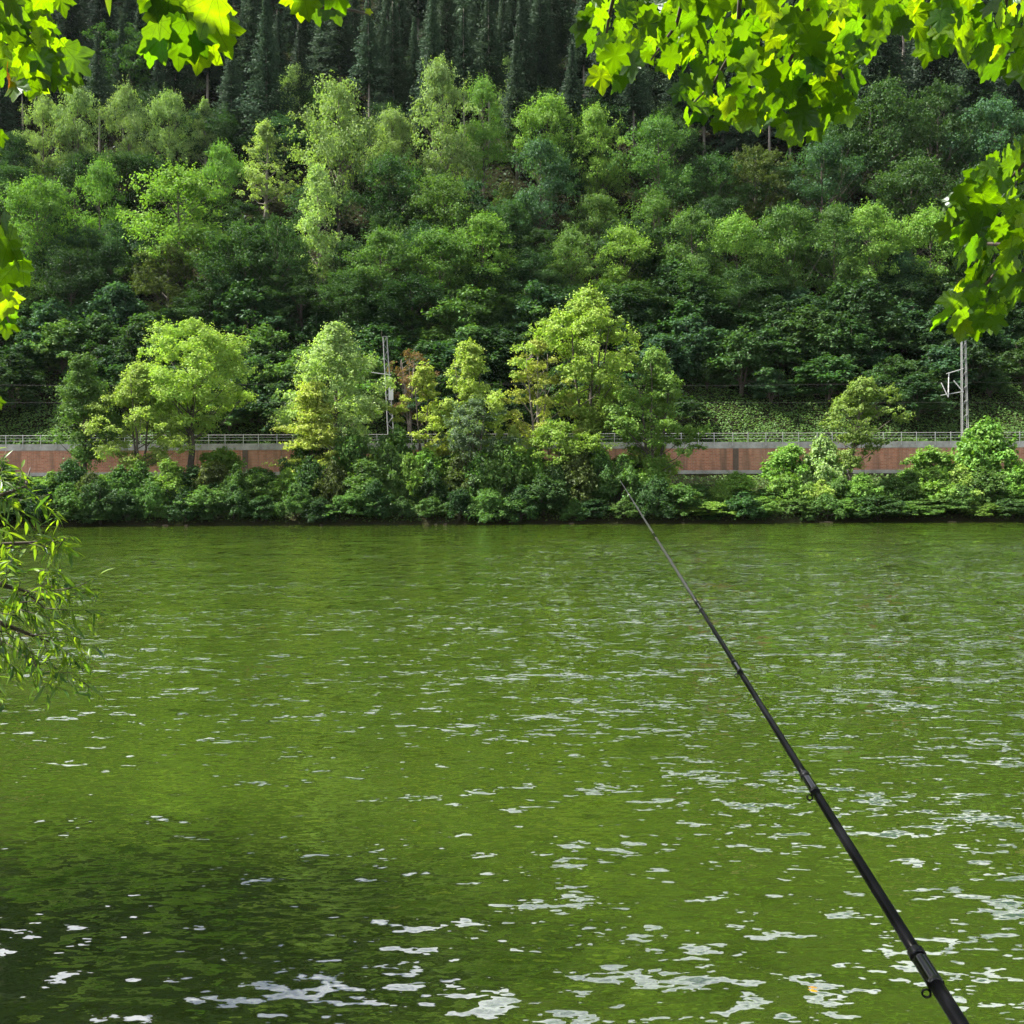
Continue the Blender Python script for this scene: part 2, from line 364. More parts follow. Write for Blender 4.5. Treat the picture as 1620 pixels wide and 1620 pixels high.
def mast(px_b, px_t, py_t, label, arm):
    b = at(px_b, 700, MY); b.z = 7.3; t = at(px_t, py_t, MY); H = t.z - b.z
    root = tag(empty('catenary_mast', b), label, 'mast', 'overhead line masts of the railway'); dx = t.x - b.x
    w0, w1 = 0.33, 0.20
    def P(sx, sy, k): w = w0 + (w1 - w0) * k; return (dx * k + sx * w, sy * w * 0.6, H * k)
    for sx in (-1, 1):
        for sy in (-1, 1):
            mb = MB(); mb.tube([P(sx, sy, 0), P(sx, sy, 1)], 0.042, 4); obj('leg', mb.mesh('leg', M['steel']), root)
    for sy in (-1, 1):
        mb = MB(); nb = 17
        for k in range(nb):
            mb.tube([P(1 if k % 2 else -1, sy, k / nb), P(-1 if k % 2 else 1, sy, (k + 1) / nb)], 0.018, 4)
        obj('lattice', mb.mesh('lattice', M['steel']), root)
    mb = MB(); mb.box((-0.6, -0.5, -0.2), (0.6, 0.5, 0.12)); obj('foot', mb.mesh('foot', M['concrete']), root)
    mb = MB(); mb.box((dx - 0.26, -0.18, H), (dx + 0.26, 0.18, H + 0.06)); obj('cap', mb.mesh('cap', M['steel']), root)
    if arm:
        def Q(px, py): q = at(px, py, MY) - b; return (q.x, q.y - 0.35, q.z)
        segs = [((1522, 584), (1495, 592), 0.055, 'bracket_arm', 'steel'), ((1499, 590), (1498, 629), 0.05, 'hanger', 'insulator'), ((1498, 629), (1487, 606), 0.045, 'steady_arm', 'insulator'),
                ((1522, 620), (1486, 626), 0.045, 'lower_arm', 'steel'), ((1522, 621), (1507, 603), 0.05, 'insulator_strut', 'insulator')]
        for a, c, r, nm, mt in segs:
            mb = MB(); A, C = Vector(Q(*a)), Vector(Q(*c)); pts = [A.lerp(C, k / 12) for k in range(13)]
            rr = [r * (1.35 if (k % 2 and mt == 'insulator') else 1.0) for k in range(13)]; mb.tube(pts, rr, 8); obj(nm, mb.mesh(nm, M[mt]), root)
    else:
        mb = MB(); mb.box((-0.28, -0.42, 5.4), (0.22, -0.30, 6.7)); obj('switch_box', mb.mesh('switch_box', M['insulator']), root)
        mb = MB(); mb.tube([(0, -0.3, 8.1), (-1.0, -0.4, 8.2), (-2.1, -0.4, 8.35)], 0.05, 6); obj('bracket_arm', mb.mesh('bracket_arm', M['steel']), root)
mast(620, 609, 533, 'slender grey lattice mast standing beside the conical pale green bank tree', False)
mast(1527, 1524, 520, 'grey lattice mast with bracket arms, its top hidden by hanging maple leaves', True)
for y0, lab in ((637, 'thin contact wire running along the railway above the railing'), (604, 'thin sagging carrier cable, upper of the two railway wires')):
    mb = MB(); pts = []
    for k in range(49):
        px = -700 + k * 62; sag = 6.0 * math.sin(((px - 620) / 905.0) % 1.0 * math.pi) if y0 < 620 else 0
        p = at(px, y0 + sag, MY - 0.5); pts.append(p)
    mb.tube(pts, 0.007, 4); tag(obj('overhead_wire', mb.mesh('overhead_wire', M['wire'])), lab, 'wire', 'railway overhead wires')

# ------------------------------------------------------------------ vegetation prototypes
def unit(v): return v / (np.linalg.norm(v, axis=-1, keepdims=True) + 1e-9)
def leaf_cards(P, N, s, r, aspect=0.6):
    n = len(P); N = unit(N); a = r.normal(size=(n, 3)); T = unit(np.cross(N, a)); B = np.cross(N, T)
    s = np.asarray(s).reshape(-1, 1) * np.ones((n, 1))
    V = np.stack([P + T * s, P + B * s * aspect + N * s * 0.15, P - T * s, P - B * s * aspect + N * s * 0.15], 1).reshape(-1, 3)
    return V, np.arange(4 * n).reshape(-1, 4)
PROF = {
    'round': lambda t: np.sqrt(np.clip(1 - (2 * t - 1) ** 2, 0, 1)) ** 0.8,
    'ovate': lambda t: np.sin(np.pi * np.clip(t, 0, 1) ** 0.62) ** 0.75,
    'cone': lambda t: (np.clip(1 - t, 0, 1) ** 0.72) * np.clip(t * 7, 0, 1) ** 0.5,
    'vase': lambda t: np.sin(np.pi * np.clip(t, 0.02, 0.99) ** 1.35) ** 0.8,
    'column': lambda t: (np.clip(1 - t, 0, 1) ** 0.4) * np.clip(t * 5, 0, 1) ** 0.6 * 0.95,
    'dome': lambda t: np.sqrt(np.clip(1 - t ** 2, 0, 1)),
}
def broadleaf(name, seed, H, Wd, c0=0.28, prof='round', clumps=60, leaves=9000, leaf=0.2, flat=0.7, rc=(0.15, 0.27), lean=0.0, stems=1, trunk_r=None, bark='bark', gaps=0.0, leafmat='leaf', droop=0.0, shoots=50):
    """returns meshes (trunk with limbs, crown): leaf clumps carried by limbs inside an uneven envelope"""
    r = np.random.default_rng(seed); Rw = Wd / 2; zc, ch = c0 * H, H * (1 - c0)
    C, RC = [], []
    ang_bias = r.uniform(0, 6.28); k = 0
    for k in range(clumps):
        t = r.beta(1.15, 1.0) if prof != 'vase' else r.beta(1.5, 1.0)
        phi = k * 2.39996 + r.normal(0, 0.4)
        lob = 1 + 0.22 * math.sin(3 * phi + ang_bias + 4 * t) + 0.12 * math.sin(5 * phi - 6 * t + seed)
        rr = Rw * r.uniform(*rc); env = float(PROF[prof](np.array(t))) * Rw * lob
        rho = max(env - rr * 0.75, 0) * (r.uniform(0, 1) ** 0.42)
        z = zc + rr * flat * 0.6 + t * max(ch - rr * flat * 1.3, 0.1)
        C.append((rho * math.cos(phi) + lean * (z / H) ** 1.4, rho * math.sin(phi), z - droop * (rho / Rw) ** 2 * ch * 0.2)); RC.append(rr)
    C = np.array(C); RC = np.array(RC); K = len(C)
    if gaps: keep = r.uniform(size=K) > gaps; C, RC = C[keep], RC[keep]; K = len(C)
    w = RC ** 2; cnt = np.maximum((leaves * w / w.sum()).astype(int), 12); idx = np.repeat(np.arange(K), cnt); n = len(idx)
    SUB = 9; sd_ = unit(r.normal(size=(K, SUB, 3))); sd_[..., 2] = np.where(sd_[..., 2] < -0.3, -sd_[..., 2], sd_[..., 2])
    so_ = sd_ * (RC[:, None] * r.uniform(0.35, 0.95, (K, SUB)))[..., None]
    sub = r.integers(0, SUB, n); d = so_[idx, sub]
    sg = RC[idx] * np.abs(r.normal(0.145, 0.06, (K, SUB)))[idx, sub]
    jit = r.normal(size=(n, 3)); jit *= (1 + 0.6 * (r.uniform(size=(n, 1)) < 0.12))
    ofs = d + jit * sg[:, None]; ofs[:, 2] *= flat; ofs[:, 2] -= droop * 0.5 * (ofs[:, 0] ** 2 + ofs[:, 1] ** 2) / (RC[idx] + .01)
    P = C[idx] + ofs; P[:, 2] = np.maximum(P[:, 2], 0.02)
    d = unit(unit(ofs) + 0.6 * unit(jit))
    if shoots:                                        # leafy shoots standing out of the crown surface
        per = 16; si = r.integers(0, K, shoots); sdir = unit(unit(C[si] - np.array([0, 0, zc + ch * 0.35])) + np.array([0, 0, 0.55]) + r.normal(0, 0.4, (shoots, 3)))
        sl_ = RC[si] * r.uniform(0.25, 0.65, shoots); tt_ = np.linspace(0, 1, per)
        sp0 = C[si] + sdir * (RC[si] * 0.75)[:, None] * np.array([1, 1, flat])
        SPt = (sp0[:, None] + sdir[:, None] * (sl_[:, None] * tt_)[..., None] + r.normal(0, 1, (shoots, per, 3)) * (leaf * (1.25 - 0.7 * tt_))[None, :, None]).reshape(-1, 3)
        P = np.concatenate([P, SPt]); d = np.concatenate([d, np.repeat(sdir, per, 0)]); idx = np.concatenate([idx, np.repeat(si, per)]); n = len(P); P[:, 2] = np.maximum(P[:, 2], 0.02)
    N = d * 0.6 + np.array([0, 0, 0.6]) + r.normal(size=(n, 3)) * 0.5
    V, Q = leaf_cards(P, N, leaf * r.uniform(0.6, 1.25, n), r)
    tone = np.clip(r.normal(0.5, 0.2, n) + r.normal(0, 0.16, K)[idx], 0, 1)
    crown = mesh(name + '_crown', V, [Q], M[leafmat], tone)
    tb = MB(); tr = trunk_r or H * 0.017
    limbs = []
    for s_ in range(stems):
        a0 = s_ * 6.283 / stems + r.uniform(0, 1); sp_ = 0.0 if stems == 1 else Rw * 0.35
        ks = np.linspace(0, 0.9, 9); wob = r.normal(0, 0.012 * H, (9, 2)).cumsum(0) * 0.4
        pts = np.stack([wob[:, 0] + sp_ * math.cos(a0) * ks + lean * ks ** 1.4 * 0.9, wob[:, 1] + sp_ * math.sin(a0) * ks, ks * H], 1)
        pts[0, :2] = (0.12 * math.cos(a0) * (stems > 1), 0.12 * math.sin(a0) * (stems > 1)); pts[0, 2] = -0.4
        rad = tr * (1.0 if stems == 1 else 0.62) * np.array([1.35, 1.0, 0.92, 0.82, 0.7, 0.55, 0.4, 0.26, 0.1]); tb.tube(pts, rad, 7); limbs.append(pts)
    for i in np.argsort(-RC)[:min(K, 46)]:
        pts = limbs[i % stems]; z = C[i][2]; zb = np.clip(z - 0.75 * np.linalg.norm(C[i][:2] - np.array([lean * (z / H) ** 1.4, 0])) - 0.2, 0.18 * H, 0.85 * H)
        j = np.clip(zb / H / 0.9 * 8, 0, 7.99); a = pts[int(j)] + (pts[int(j) + 1] - pts[int(j)]) * (j - int(j)); b = C[i]
        mid = a * 0.45 + b * 0.55 + np.array([0, 0, -0.06 * np.linalg.norm(b - a)]) + r.normal(0, 0.03, 3) * np.linalg.norm(b - a)
        r0 = tr * 0.32 * (1 - 0.6 * zb / H); tb.tube([a, mid, b], [r0, r0 * 0.6, r0 * 0.15], 5, cap=False)
    return [('trunk', tb.mesh(name + '_trunk', M[bark], smooth=True)), ('crown', crown)]

def spruce(name, seed, H, bare, width):
    r = np.random.default_rng(seed); P, N, S, A = [], [], [], []; tb = MB()
    ks = np.linspace(0, 1, 8); wob = r.normal(0, 0.05, (8, 2)).cumsum(0)
    tb.tube(np.stack([wob[:, 0], wob[:, 1], ks * H - 0.5 * (ks == 0)], 1), 0.24 * (1.05 - ks) + 0.01, 7)
    z = bare * H; V, Q, n0 = [], [], 0; T = []
    while z < H - 0.25:
        f = (H - z) / (H * (1 - bare)); L0 = width * 0.5 * (0.03 + 0.97 * f ** 1.05) * r.uniform(0.6, 1.15)
        nb = 6 if z < H * 0.8 else 5; a0 = r.uniform(0, 6.28)
        for b in range(nb):
            if r.uniform() < 0.10: continue
            a = a0 + b * 6.283 / nb + r.normal(0, 0.15); L = L0 * r.uniform(0.65, 1.1); dr = np.array([math.cos(a), math.sin(a)])
            m_ = max(4, int(L / 0.27)); ts = (np.arange(m_) + 0.6) / m_
            droop = -0.38 * L * ts + 0.20 * L * ts ** 2.2
            cx = np.stack([dr[0] * L * ts, dr[1] * L * ts, z + droop], 1)
            for rep in range(4):
                pp = cx + r.normal(0, 0.16, cx.shape) + np.array([0, 0, -0.08 * rep]); pp = pp + np.array([-dr[1], dr[0], 0.0])[None] * (r.normal(0, 0.20, m_) * L * ts)[:, None]; sz = (0.25 + 0.10 * (1 - ts)) * r.uniform(0.7, 1.3, m_) * (0.55 + 0.45 * f)
                tdir = np.array([dr[0], dr[1], -0.35]) * 1.0; side = np.array([-dr[1], dr[0], 0.0])
                tt = unit(tdir[None] + r.normal(0, 0.25, (m_, 3))); sd_ = unit(side[None] + r.normal(0, 0.35, (m_, 3)) + (np.array([[0, 0, -0.7]]) if rep else 0))
                q = np.stack([pp + tt * sz[:, None] * 1.2, pp + sd_ * sz[:, None] * 0.8 - np.array([0, 0, 0.12]), pp - tt * sz[:, None], pp - sd_ * sz[:, None] * 0.8 - np.array([0, 0, 0.12])], 1).reshape(-1, 3)
                V.append(q); Q.append(np.arange(len(q)).reshape(-1, 4) + n0); n0 += len(q); T.append(np.clip(0.25 + 0.5 * ts + r.normal(0, 0.15, m_), 0, 1))
        z += 0.55 * r.uniform(0.6, 1.5) * (0.6 + 0.5 * f)
    for k in range(26):                                # dead stubs under the living crown
        zz = r.uniform(0.12, bare) * H; a = r.uniform(0, 6.28); L = r.uniform(0.5, 1.5); tb.tube([(0, 0, zz), (math.cos(a) * L, math.sin(a) * L, zz - 0.15 * L)], [0.03, 0.008], 3, cap=False)
    return [('trunk', tb.mesh(name + '_trunk', M['bark_pale'], smooth=True)), ('crown', mesh(name + '_crown', np.concatenate(V), [np.concatenate(Q)], M['needle'], np.concatenate(T)))]

def plant(proto, name, loc, label, cat, group=None, sc=1.0, rz=0.0, col=(0.06, 0.10, 0.03), tilt=0.0):
    root = empty(name, loc, rz, sc); root.rotation_euler.y = tilt
    for nm, me in proto:
        o = obj(nm, me, root); o.color = (*col, 1)
    return tag(root, label, cat, group)

# tone table: base reflectance of the leaves of each sort of tree
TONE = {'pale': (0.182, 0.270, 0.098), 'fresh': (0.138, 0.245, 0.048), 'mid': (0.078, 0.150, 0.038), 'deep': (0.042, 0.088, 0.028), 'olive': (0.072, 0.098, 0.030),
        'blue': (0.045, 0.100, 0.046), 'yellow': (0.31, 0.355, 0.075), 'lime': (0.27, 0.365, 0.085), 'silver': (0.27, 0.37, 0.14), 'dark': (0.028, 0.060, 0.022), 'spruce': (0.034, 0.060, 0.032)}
WORD = {'pale': 'pale green', 'fresh': 'fresh green', 'mid': 'mid-green', 'deep': 'deep green', 'olive': 'dull olive', 'blue': 'bluish-green', 'yellow': 'yellowish', 'lime': 'yellow-green', 'silver': 'silvery green', 'dark': 'dark green'}

# ---- hillside broadleaf prototypes (unit: built at about 16 m tall)
HP = {
    'R': [broadleaf('robinia%d' % i, 20 + i, 16, 15, 0.18, 'round', 52, 17000, 0.170, 0.60, (0.25, 0.42), bark='bark', gaps=0.0, shoots=30) for i in range(4)],
    'B': [broadleaf('hillbroad%d' % i, 40 + i, 16, 14, 0.14, 'round', 52, 17000, 0.170, 0.75, (0.24, 0.40), shoots=30) for i in range(3)],
    'C': [broadleaf('hillcone%d' % i, 60 + i, 17, 10, 0.12, 'ovate', 80, 12000, 0.16, 0.78, (0.18, 0.32), bark='bark_pale', shoots=60) for i in range(2)],
    'O': [broadleaf('oak%d' % i, 70 + i, 15, 14, 0.10, 'round', 110, 17000, 0.16, 0.78, (0.13, 0.23), shoots=40) for i in range(2)],
    'S': [broadleaf('hillshrub%d' % i, 80 + i, 6.0, 7.0, 0.0, 'dome', 54, 8000, 0.15, 0.7, (0.18, 0.34), stems=4, trunk_r=0.10, shoots=40) for i in range(3)],
}
HH = {'R': (16, 15), 'B': (16, 14), 'C': (17, 10), 'O': (15, 14), 'S': (6.0, 7.0)}
SPR = [spruce('spruce%d' % i, 90 + i, 30, (0.36, 0.20, 0.46, 0.12)[i], (11.0, 12.0, 9.5, 12.5)[i]) for i in range(4)]

def hill_hit(px, py):
    d = ray(px, py); lo = None
    for Y in np.arange(119.6, 344, 0.4):
        p = Vector((0, 0, CH)) + d * (Y / d.y)
        if float(hill_z(np.array(p.x), np.array(p.y))) >= p.z: return Vector((p.x, p.y, float(hill_z(np.array(p.x), np.array(p.y)))))
    return None

LAND = [(40, 'at the left edge'), (140, 'above the dark columnar tree'), (290, 'above the round bank maple'), (430, 'above the gap before conical tree'),
        (540, 'above the conical bank tree'), (640, 'above the slender left mast'), (760, 'above the lime bank tree'), (850, 'above the thinning yellow tree'), (940, 'above the tallest bank tree'),
        (1050, 'above the tree right of tallest'), (1200, 'above the open brick wall'), (1350, 'above the leaning bank tree'), (1525, 'above the right mast'), (1640, 'at the right edge')]
def land(px): return min(LAND, key=lambda a: abs(a[0] - px))[1]
def rowname(py): return 'high up' if py < 250 else ('halfway up' if py < 400 else 'low down')
pending = []      # (root, base label, px) -> labels made unique afterwards
KW = {'R': 'feathery tree', 'B': 'rounded tree', 'C': 'conical tree', 'O': 'domed tree', 'S': 'slope shrub'}
def hill_tree(px, top, w, h, kind, tone, i):
    b = hill_hit(px, top + h)
    if b is None: return
    H0, W0 = HH[kind]; k = b.y / F; sz = h * k / H0 * (1.04 if kind != 'S' else 1.0); sx = w * k / W0 * (1.10 if kind in 'RBO' else 1.05)
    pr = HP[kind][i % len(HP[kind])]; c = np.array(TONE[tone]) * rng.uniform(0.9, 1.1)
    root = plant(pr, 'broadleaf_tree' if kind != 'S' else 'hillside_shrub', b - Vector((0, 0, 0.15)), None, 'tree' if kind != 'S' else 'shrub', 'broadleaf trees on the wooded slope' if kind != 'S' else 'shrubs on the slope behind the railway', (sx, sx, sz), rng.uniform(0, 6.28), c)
    pending.append((root, f"{WORD[tone]} {KW[kind]} {rowname(top + h * 0.4) if kind != 'S' else 'behind the railway'} {land(px)}", px))

HT = [  # centre x, top y, width, height (photo pixels), kind, tone
 (215, 58, 150, 150, 'O', 'deep'), (70, 165, 80, 160, 'R', 'pale'), (125, 150, 90, 190, 'R', 'pale'), (203, 148, 85, 190, 'R', 'pale'), (268, 152, 75, 165, 'R', 'pale'), (326, 158, 62, 150, 'C', 'pale'),
 (25, 215, 80, 130, 'B', 'dark'), (417, 140, 45, 90, 'R', 'pale'), (470, 110, 75, 140, 'B', 'pale'), (535, 138, 140, 250, 'B', 'pale'), (420, 200, 92, 150, 'C', 'silver'), (505, 262, 100, 225, 'C', 'silver'),
 (60, 290, 130, 200, 'R', 'fresh'), (160, 274, 100, 190, 'R', 'fresh'), (285, 280, 190, 220, 'R', 'fresh'), (350, 236, 85, 170, 'R', 'fresh'), (265, 395, 120, 140, 'O', 'olive'), (385, 360, 150, 170, 'B', 'deep'),
 (110, 400, 120, 140, 'B', 'dark'), (440, 350, 110, 180, 'O', 'deep'), (30, 430, 110, 110, 'B', 'mid'), (190, 450, 130, 100, 'S', 'blue'), (330, 465, 130, 90, 'B', 'dark'), (475, 440, 140, 110, 'O', 'dark'),
 (622, 180, 80, 160, 'R', 'pale'), (700, 115, 120, 230, 'R', 'pale'), (765, 135, 85, 190, 'R', 'fresh'), (802, 88, 46, 140, 'C', 'pale'), (865, 160, 110, 180, 'R', 'fresh'), (945, 182, 100, 170, 'R', 'fresh'), (1042, 195, 130, 190, 'R', 'mid'),
 (620, 250, 120, 170, 'B', 'deep'), (702, 285, 130, 170, 'R', 'mid'), (800, 290, 65, 110, 'C', 'olive'), (855, 232, 120, 190, 'R', 'blue'), (605, 372, 130, 150, 'R', 'mid'), (700, 370, 150, 150, 'R', 'mid'), (765, 352, 130, 160, 'R', 'fresh'),
 (905, 370, 100, 150, 'R', 'mid'), (985, 368, 120, 150, 'R', 'fresh'), (945, 312, 100, 130, 'R', 'mid'), (1035, 318, 110, 150, 'R', 'mid'), (840, 400, 110, 120, 'B', 'dark'), (560, 430, 130, 110, 'B', 'deep'), (650, 440, 150, 110, 'B', 'dark'),
 (1195, 240, 128, 150, 'O', 'olive'), (1130, 250, 110, 150, 'B', 'deep'), (1400, 140, 150, 220, 'B', 'deep'), (1480, 142, 120, 200, 'O', 'deep'), (1300, 236, 140, 180, 'R', 'blue'), (1570, 170, 140, 200, 'R', 'blue'), (1330, 190, 110, 170, 'R', 'deep'), (1440, 260, 150, 180, 'R', 'deep'), (1545, 270, 130, 170, 'B', 'dark'),
 (1095, 340, 110, 170, 'R', 'mid'), (1165, 348, 110, 170, 'R', 'fresh'), (1245, 335, 130, 180, 'R', 'mid'), (1320, 340, 110, 180, 'R', 'mid'), (1375, 335, 120, 180, 'R', 'fresh'), (1470, 340, 130, 170, 'R', 'fresh'), (1575, 370, 140, 160, 'R', 'deep'),
 (1085, 430, 140, 110, 'B', 'deep'), (1000, 450, 140, 90, 'B', 'deep'), (900, 455, 130, 90, 'B', 'dark'), (770, 465, 130, 90, 'B', 'deep'), (1190, 430, 120, 90, 'B', 'dark'), (1430, 430, 120, 90, 'B', 'dark'),
]
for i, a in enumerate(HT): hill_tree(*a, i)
# trees in the gaps behind the listed ones, leaf colour darkened as shaded understorey
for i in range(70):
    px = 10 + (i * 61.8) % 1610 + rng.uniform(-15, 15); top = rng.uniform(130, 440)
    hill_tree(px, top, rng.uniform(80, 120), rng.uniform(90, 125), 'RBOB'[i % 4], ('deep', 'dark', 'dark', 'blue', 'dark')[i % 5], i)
# shrubs on the lower slope behind the railway
for i in range(170):
    px = -10 + (i * 100.1) % 1640 + rng.uniform(-12, 12); base = rng.uniform(520, 694) if px < 1060 else rng.uniform(520, 668)
    w = rng.uniform(75, 150); h = w * rng.uniform(0.5, 0.8)
    tone = ('deep', 'dark', 'deep', 'blue', 'dark', 'deep')[i % 6] if px > 1000 else ('deep', 'dark', 'blue', 'dark', 'deep', 'mid')[i % 6]
    hill_tree(px, base - h, w, h, 'S', tone, i)
# spruces at the top
spr_n = 0
ROWW = ['front', 'second', 'third', 'fourth', 'fifth', 'rearmost']
for row, (y0, dy) in enumerate(((262, 22), (212, 22), (165, 22), (118, 24), (66, 24), (16, 22))):
    n_ = 33
    for k in range(n_):
        px = -60 + (k + 0.5 * (row % 2)) * (1740 / n_) + rng.uniform(-20, 20); b = hill_hit(px, y0 + rng.uniform(-dy, dy))
        if b is None: continue
        if row == 0 and (60 < px < 340 or 480 < px < 620) and k % 2: continue
        h = rng.uniform(0.68, 1.12); c = np.array(TONE['spruce']) * rng.uniform(0.6, 1.45)
        root = plant(SPR[int(rng.integers(4))], 'spruce_tree', b - Vector((0, 0, 0.2)), None, 'spruce', 'spruces in the stand along the top of the slope', (h * rng.uniform(0.9, 1.15), h, h), rng.uniform(0, 6.28), c)
        pending.append((root, f'tall dark spruce in the {ROWW[row]} row {land(px)}', px))

# ---- far-bank trees
def bank_tree(px, top, base, w, Y, label, tone, **kw):
    b = at(px, base, Y); gz = float(far_bank_z(np.array(b.x), np.array(Y))); t = at(px, top, Y); k = Y / F
    H = t.z - gz; pr = broadleaf(label.split()[0] + str(px), px, H, w * k * 1.26, **kw)
    root = plant(pr, 'bank_tree', (b.x, Y, gz), label, 'tree', 'trees on the far riverbank', 1.0, 0.0, TONE[tone] if isinstance(tone, str) else tone)
    return root
bank_tree(136, 562, 790, 100, 100, 'dark green columnar tree with small dense crown on the far bank', (0.085, 0.16, 0.045), c0=0.15, prof='column', clumps=60, leaves=23800, leaf=0.117, flat=0.8, rc=(0.22, 0.42))
bank_tree(300, 506, 800, 165, 101, 'tall round yellow-green maple with a dark bare trunk on the far bank', 'lime', c0=0.26, prof='round', clumps=120, leaves=44200, leaf=0.125, flat=0.75, rc=(0.15, 0.27), trunk_r=0.33)
bank_tree(222, 575, 800, 138, 99, 'loose light green tree leaning against the left side of the round maple', (0.25, 0.345, 0.09), c0=0.15, prof='ovate', clumps=80, leaves=28900, leaf=0.117, flat=0.7, rc=(0.15, 0.28), stems=3)
bank_tree(530, 512, 800, 160, 102, 'conical pale green tree left of the slender lattice mast', 'silver', c0=0.17, prof='ovate', clumps=110, leaves=40800, leaf=0.125, flat=0.8, rc=(0.15, 0.27))
bank_tree(497, 598, 800, 122, 98, 'small tiered tree with yellowing layers in front of the conical tree', 'yellow', c0=0.15, prof='cone', clumps=64, leaves=22100, leaf=0.117, flat=0.36, rc=(0.24, 0.42))
bank_tree(672, 578, 790, 95, 101, 'thin yellowing tree just right of the slender lattice mast', 'yellow', c0=0.24, prof='ovate', clumps=44, leaves=12750, leaf=0.117, flat=0.6, rc=(0.16, 0.30), gaps=0.15, stems=2)
bank_tree(744, 545, 795, 112, 100, 'bright lime tree between the two yellowing trees', 'lime', c0=0.22, prof='ovate', clumps=78, leaves=27200, leaf=0.117, flat=0.7, rc=(0.15, 0.28), stems=2)
bank_tree(752, 630, 805, 105, 97, 'low silvery green willow-like tree below the bright lime tree', (0.10, 0.155, 0.085), c0=0.09, prof='round', clumps=60, leaves=20400, leaf=0.101, flat=0.7, rc=(0.16, 0.3), stems=4)
bank_tree(850, 533, 800, 105, 101, 'thinning yellow tree with bare greyish twigs left of the tallest tree', (0.30, 0.33, 0.085), c0=0.26, prof='ovate', clumps=64, leaves=13600, leaf=0.109, flat=0.6, rc=(0.15, 0.30), gaps=0.12, stems=3, bark='bark_pale')
bank_tree(930, 460, 810, 168, 102, 'tallest many-stemmed tree on the far bank with broad bright crown', (0.23, 0.325, 0.07), c0=0.17, prof='vase', clumps=130, leaves=51000, leaf=0.133, flat=0.72, rc=(0.14, 0.26), stems=5, trunk_r=0.30)
bank_tree(1036, 553, 810, 130, 98, 'round mid-green tree just right of the tallest tree', (0.14, 0.235, 0.055), c0=0.17, prof='ovate', clumps=90, leaves=32300, leaf=0.117, flat=0.75, rc=(0.15, 0.27), stems=3)
bank_tree(885, 668, 805, 125, 97, 'low spreading tree with yellow-green top below the thinning yellow tree', (0.17, 0.25, 0.045), c0=0.26, prof='vase', clumps=50, leaves=15300, leaf=0.109, flat=0.5, rc=(0.18, 0.32), stems=3)
bank_tree(1342, 598, 810, 108, 99, 'leaning tree with one-sided crown before the open brick wall', (0.16, 0.235, 0.06), c0=0.22, prof='vase', clumps=70, leaves=23800, leaf=0.109, flat=0.65, rc=(0.16, 0.28), lean=1.6, trunk_r=0.24)

# ---- shrubs along the far bank
BUSH = [broadleaf('bush%d' % i, 200 + i, 3.2, 4.4, 0.02, 'dome', 60, 10000 + 900 * i, 0.095, 0.75, (0.18, 0.34), stems=4, trunk_r=0.05) for i in range(4)]
WBUSH = [broadleaf('willowbush%d' % i, 220 + i, 3.0, 4.6, 0.0, 'dome', 64, 12000, 0.085, 0.8, (0.18, 0.30), stems=4, trunk_r=0.05, droop=0.9) for i in range(2)]
def bush(px, top, w, Y, tone, i, label=None, willow=False):
    x = at(px, 780, Y).x; gz = float(far_bank_z(np.array(x), np.array(Y))); t = at(px, top, Y).z; k = Y / F
    pr = (WBUSH if willow else BUSH)[i % (2 if willow else 4)]; H0, W0 = (3.0, 4.6) if willow else (3.2, 4.4)
    h = max((t - gz + 0.15) / H0, 0.35); c = np.array(TONE[tone]) * rng.uniform(0.85, 1.15)
    root = plant(pr, 'bank_shrub', (x, Y, gz - 0.15), label, 'shrub', 'shrubs along the far bank', (w * k / W0, w * k / W0, h), rng.uniform(0, 6.28), c)
    if not label: pending.append((root, f"{WORD[tone]} {'arching' if willow else 'leafy'} shrub {'at the waterline' if Y < shore(x) + 2 else 'higher on the bank'} {land(px).replace('above', 'below')}", px))
i = 0
for px in range(-20, 1660, 44):        # water's edge: dark, drooping over the water
    Y = float(shore(at(px, 800, 93).x)) + rng.uniform(0.2, 1.0)
    left = px < 1060
    bush(px + rng.uniform(-8, 8), rng.uniform(750, 796) if left else rng.uniform(768, 800), rng.uniform(60, 130), Y, ('deep', 'mid', 'dark', 'mid', 'deep')[i % 5] if left else ('mid', 'fresh', 'deep', 'fresh', 'mid')[i % 5], i, willow=(i % 3 == 0)); i += 1
for px in range(0, 1640, 38):          # second row
    Y = float(shore(at(px, 800, 97).x)) + rng.uniform(3.0, 5.5)
    left = px < 1060
    bush(px + rng.uniform(-8, 8), (rng.uniform(695, 738) if 480 < px else rng.uniform(728, 754)) if left else (rng.uniform(738, 764) if px > 1240 else rng.uniform(762, 776)), rng.uniform(70, 115), Y, ('mid', 'fresh', 'deep', 'olive', 'mid')[i % 5] if left else ('fresh', 'lime', 'mid', 'fresh', 'mid', 'mid')[i % 6], i, willow=(i % 4 == 1)); i += 1
for px in range(490, 1060, 36):        # taller growth among the trees in the middle
    bush(px + rng.uniform(-8, 8), rng.uniform(676, 728), rng.uniform(75, 120), float(shore(at(px, 800, 100).x)) + rng.uniform(6.0, 8.5), ('fresh', 'mid', 'lime', 'mid', 'fresh', 'deep')[i % 6], i, willow=(i % 5 == 1)); i += 1
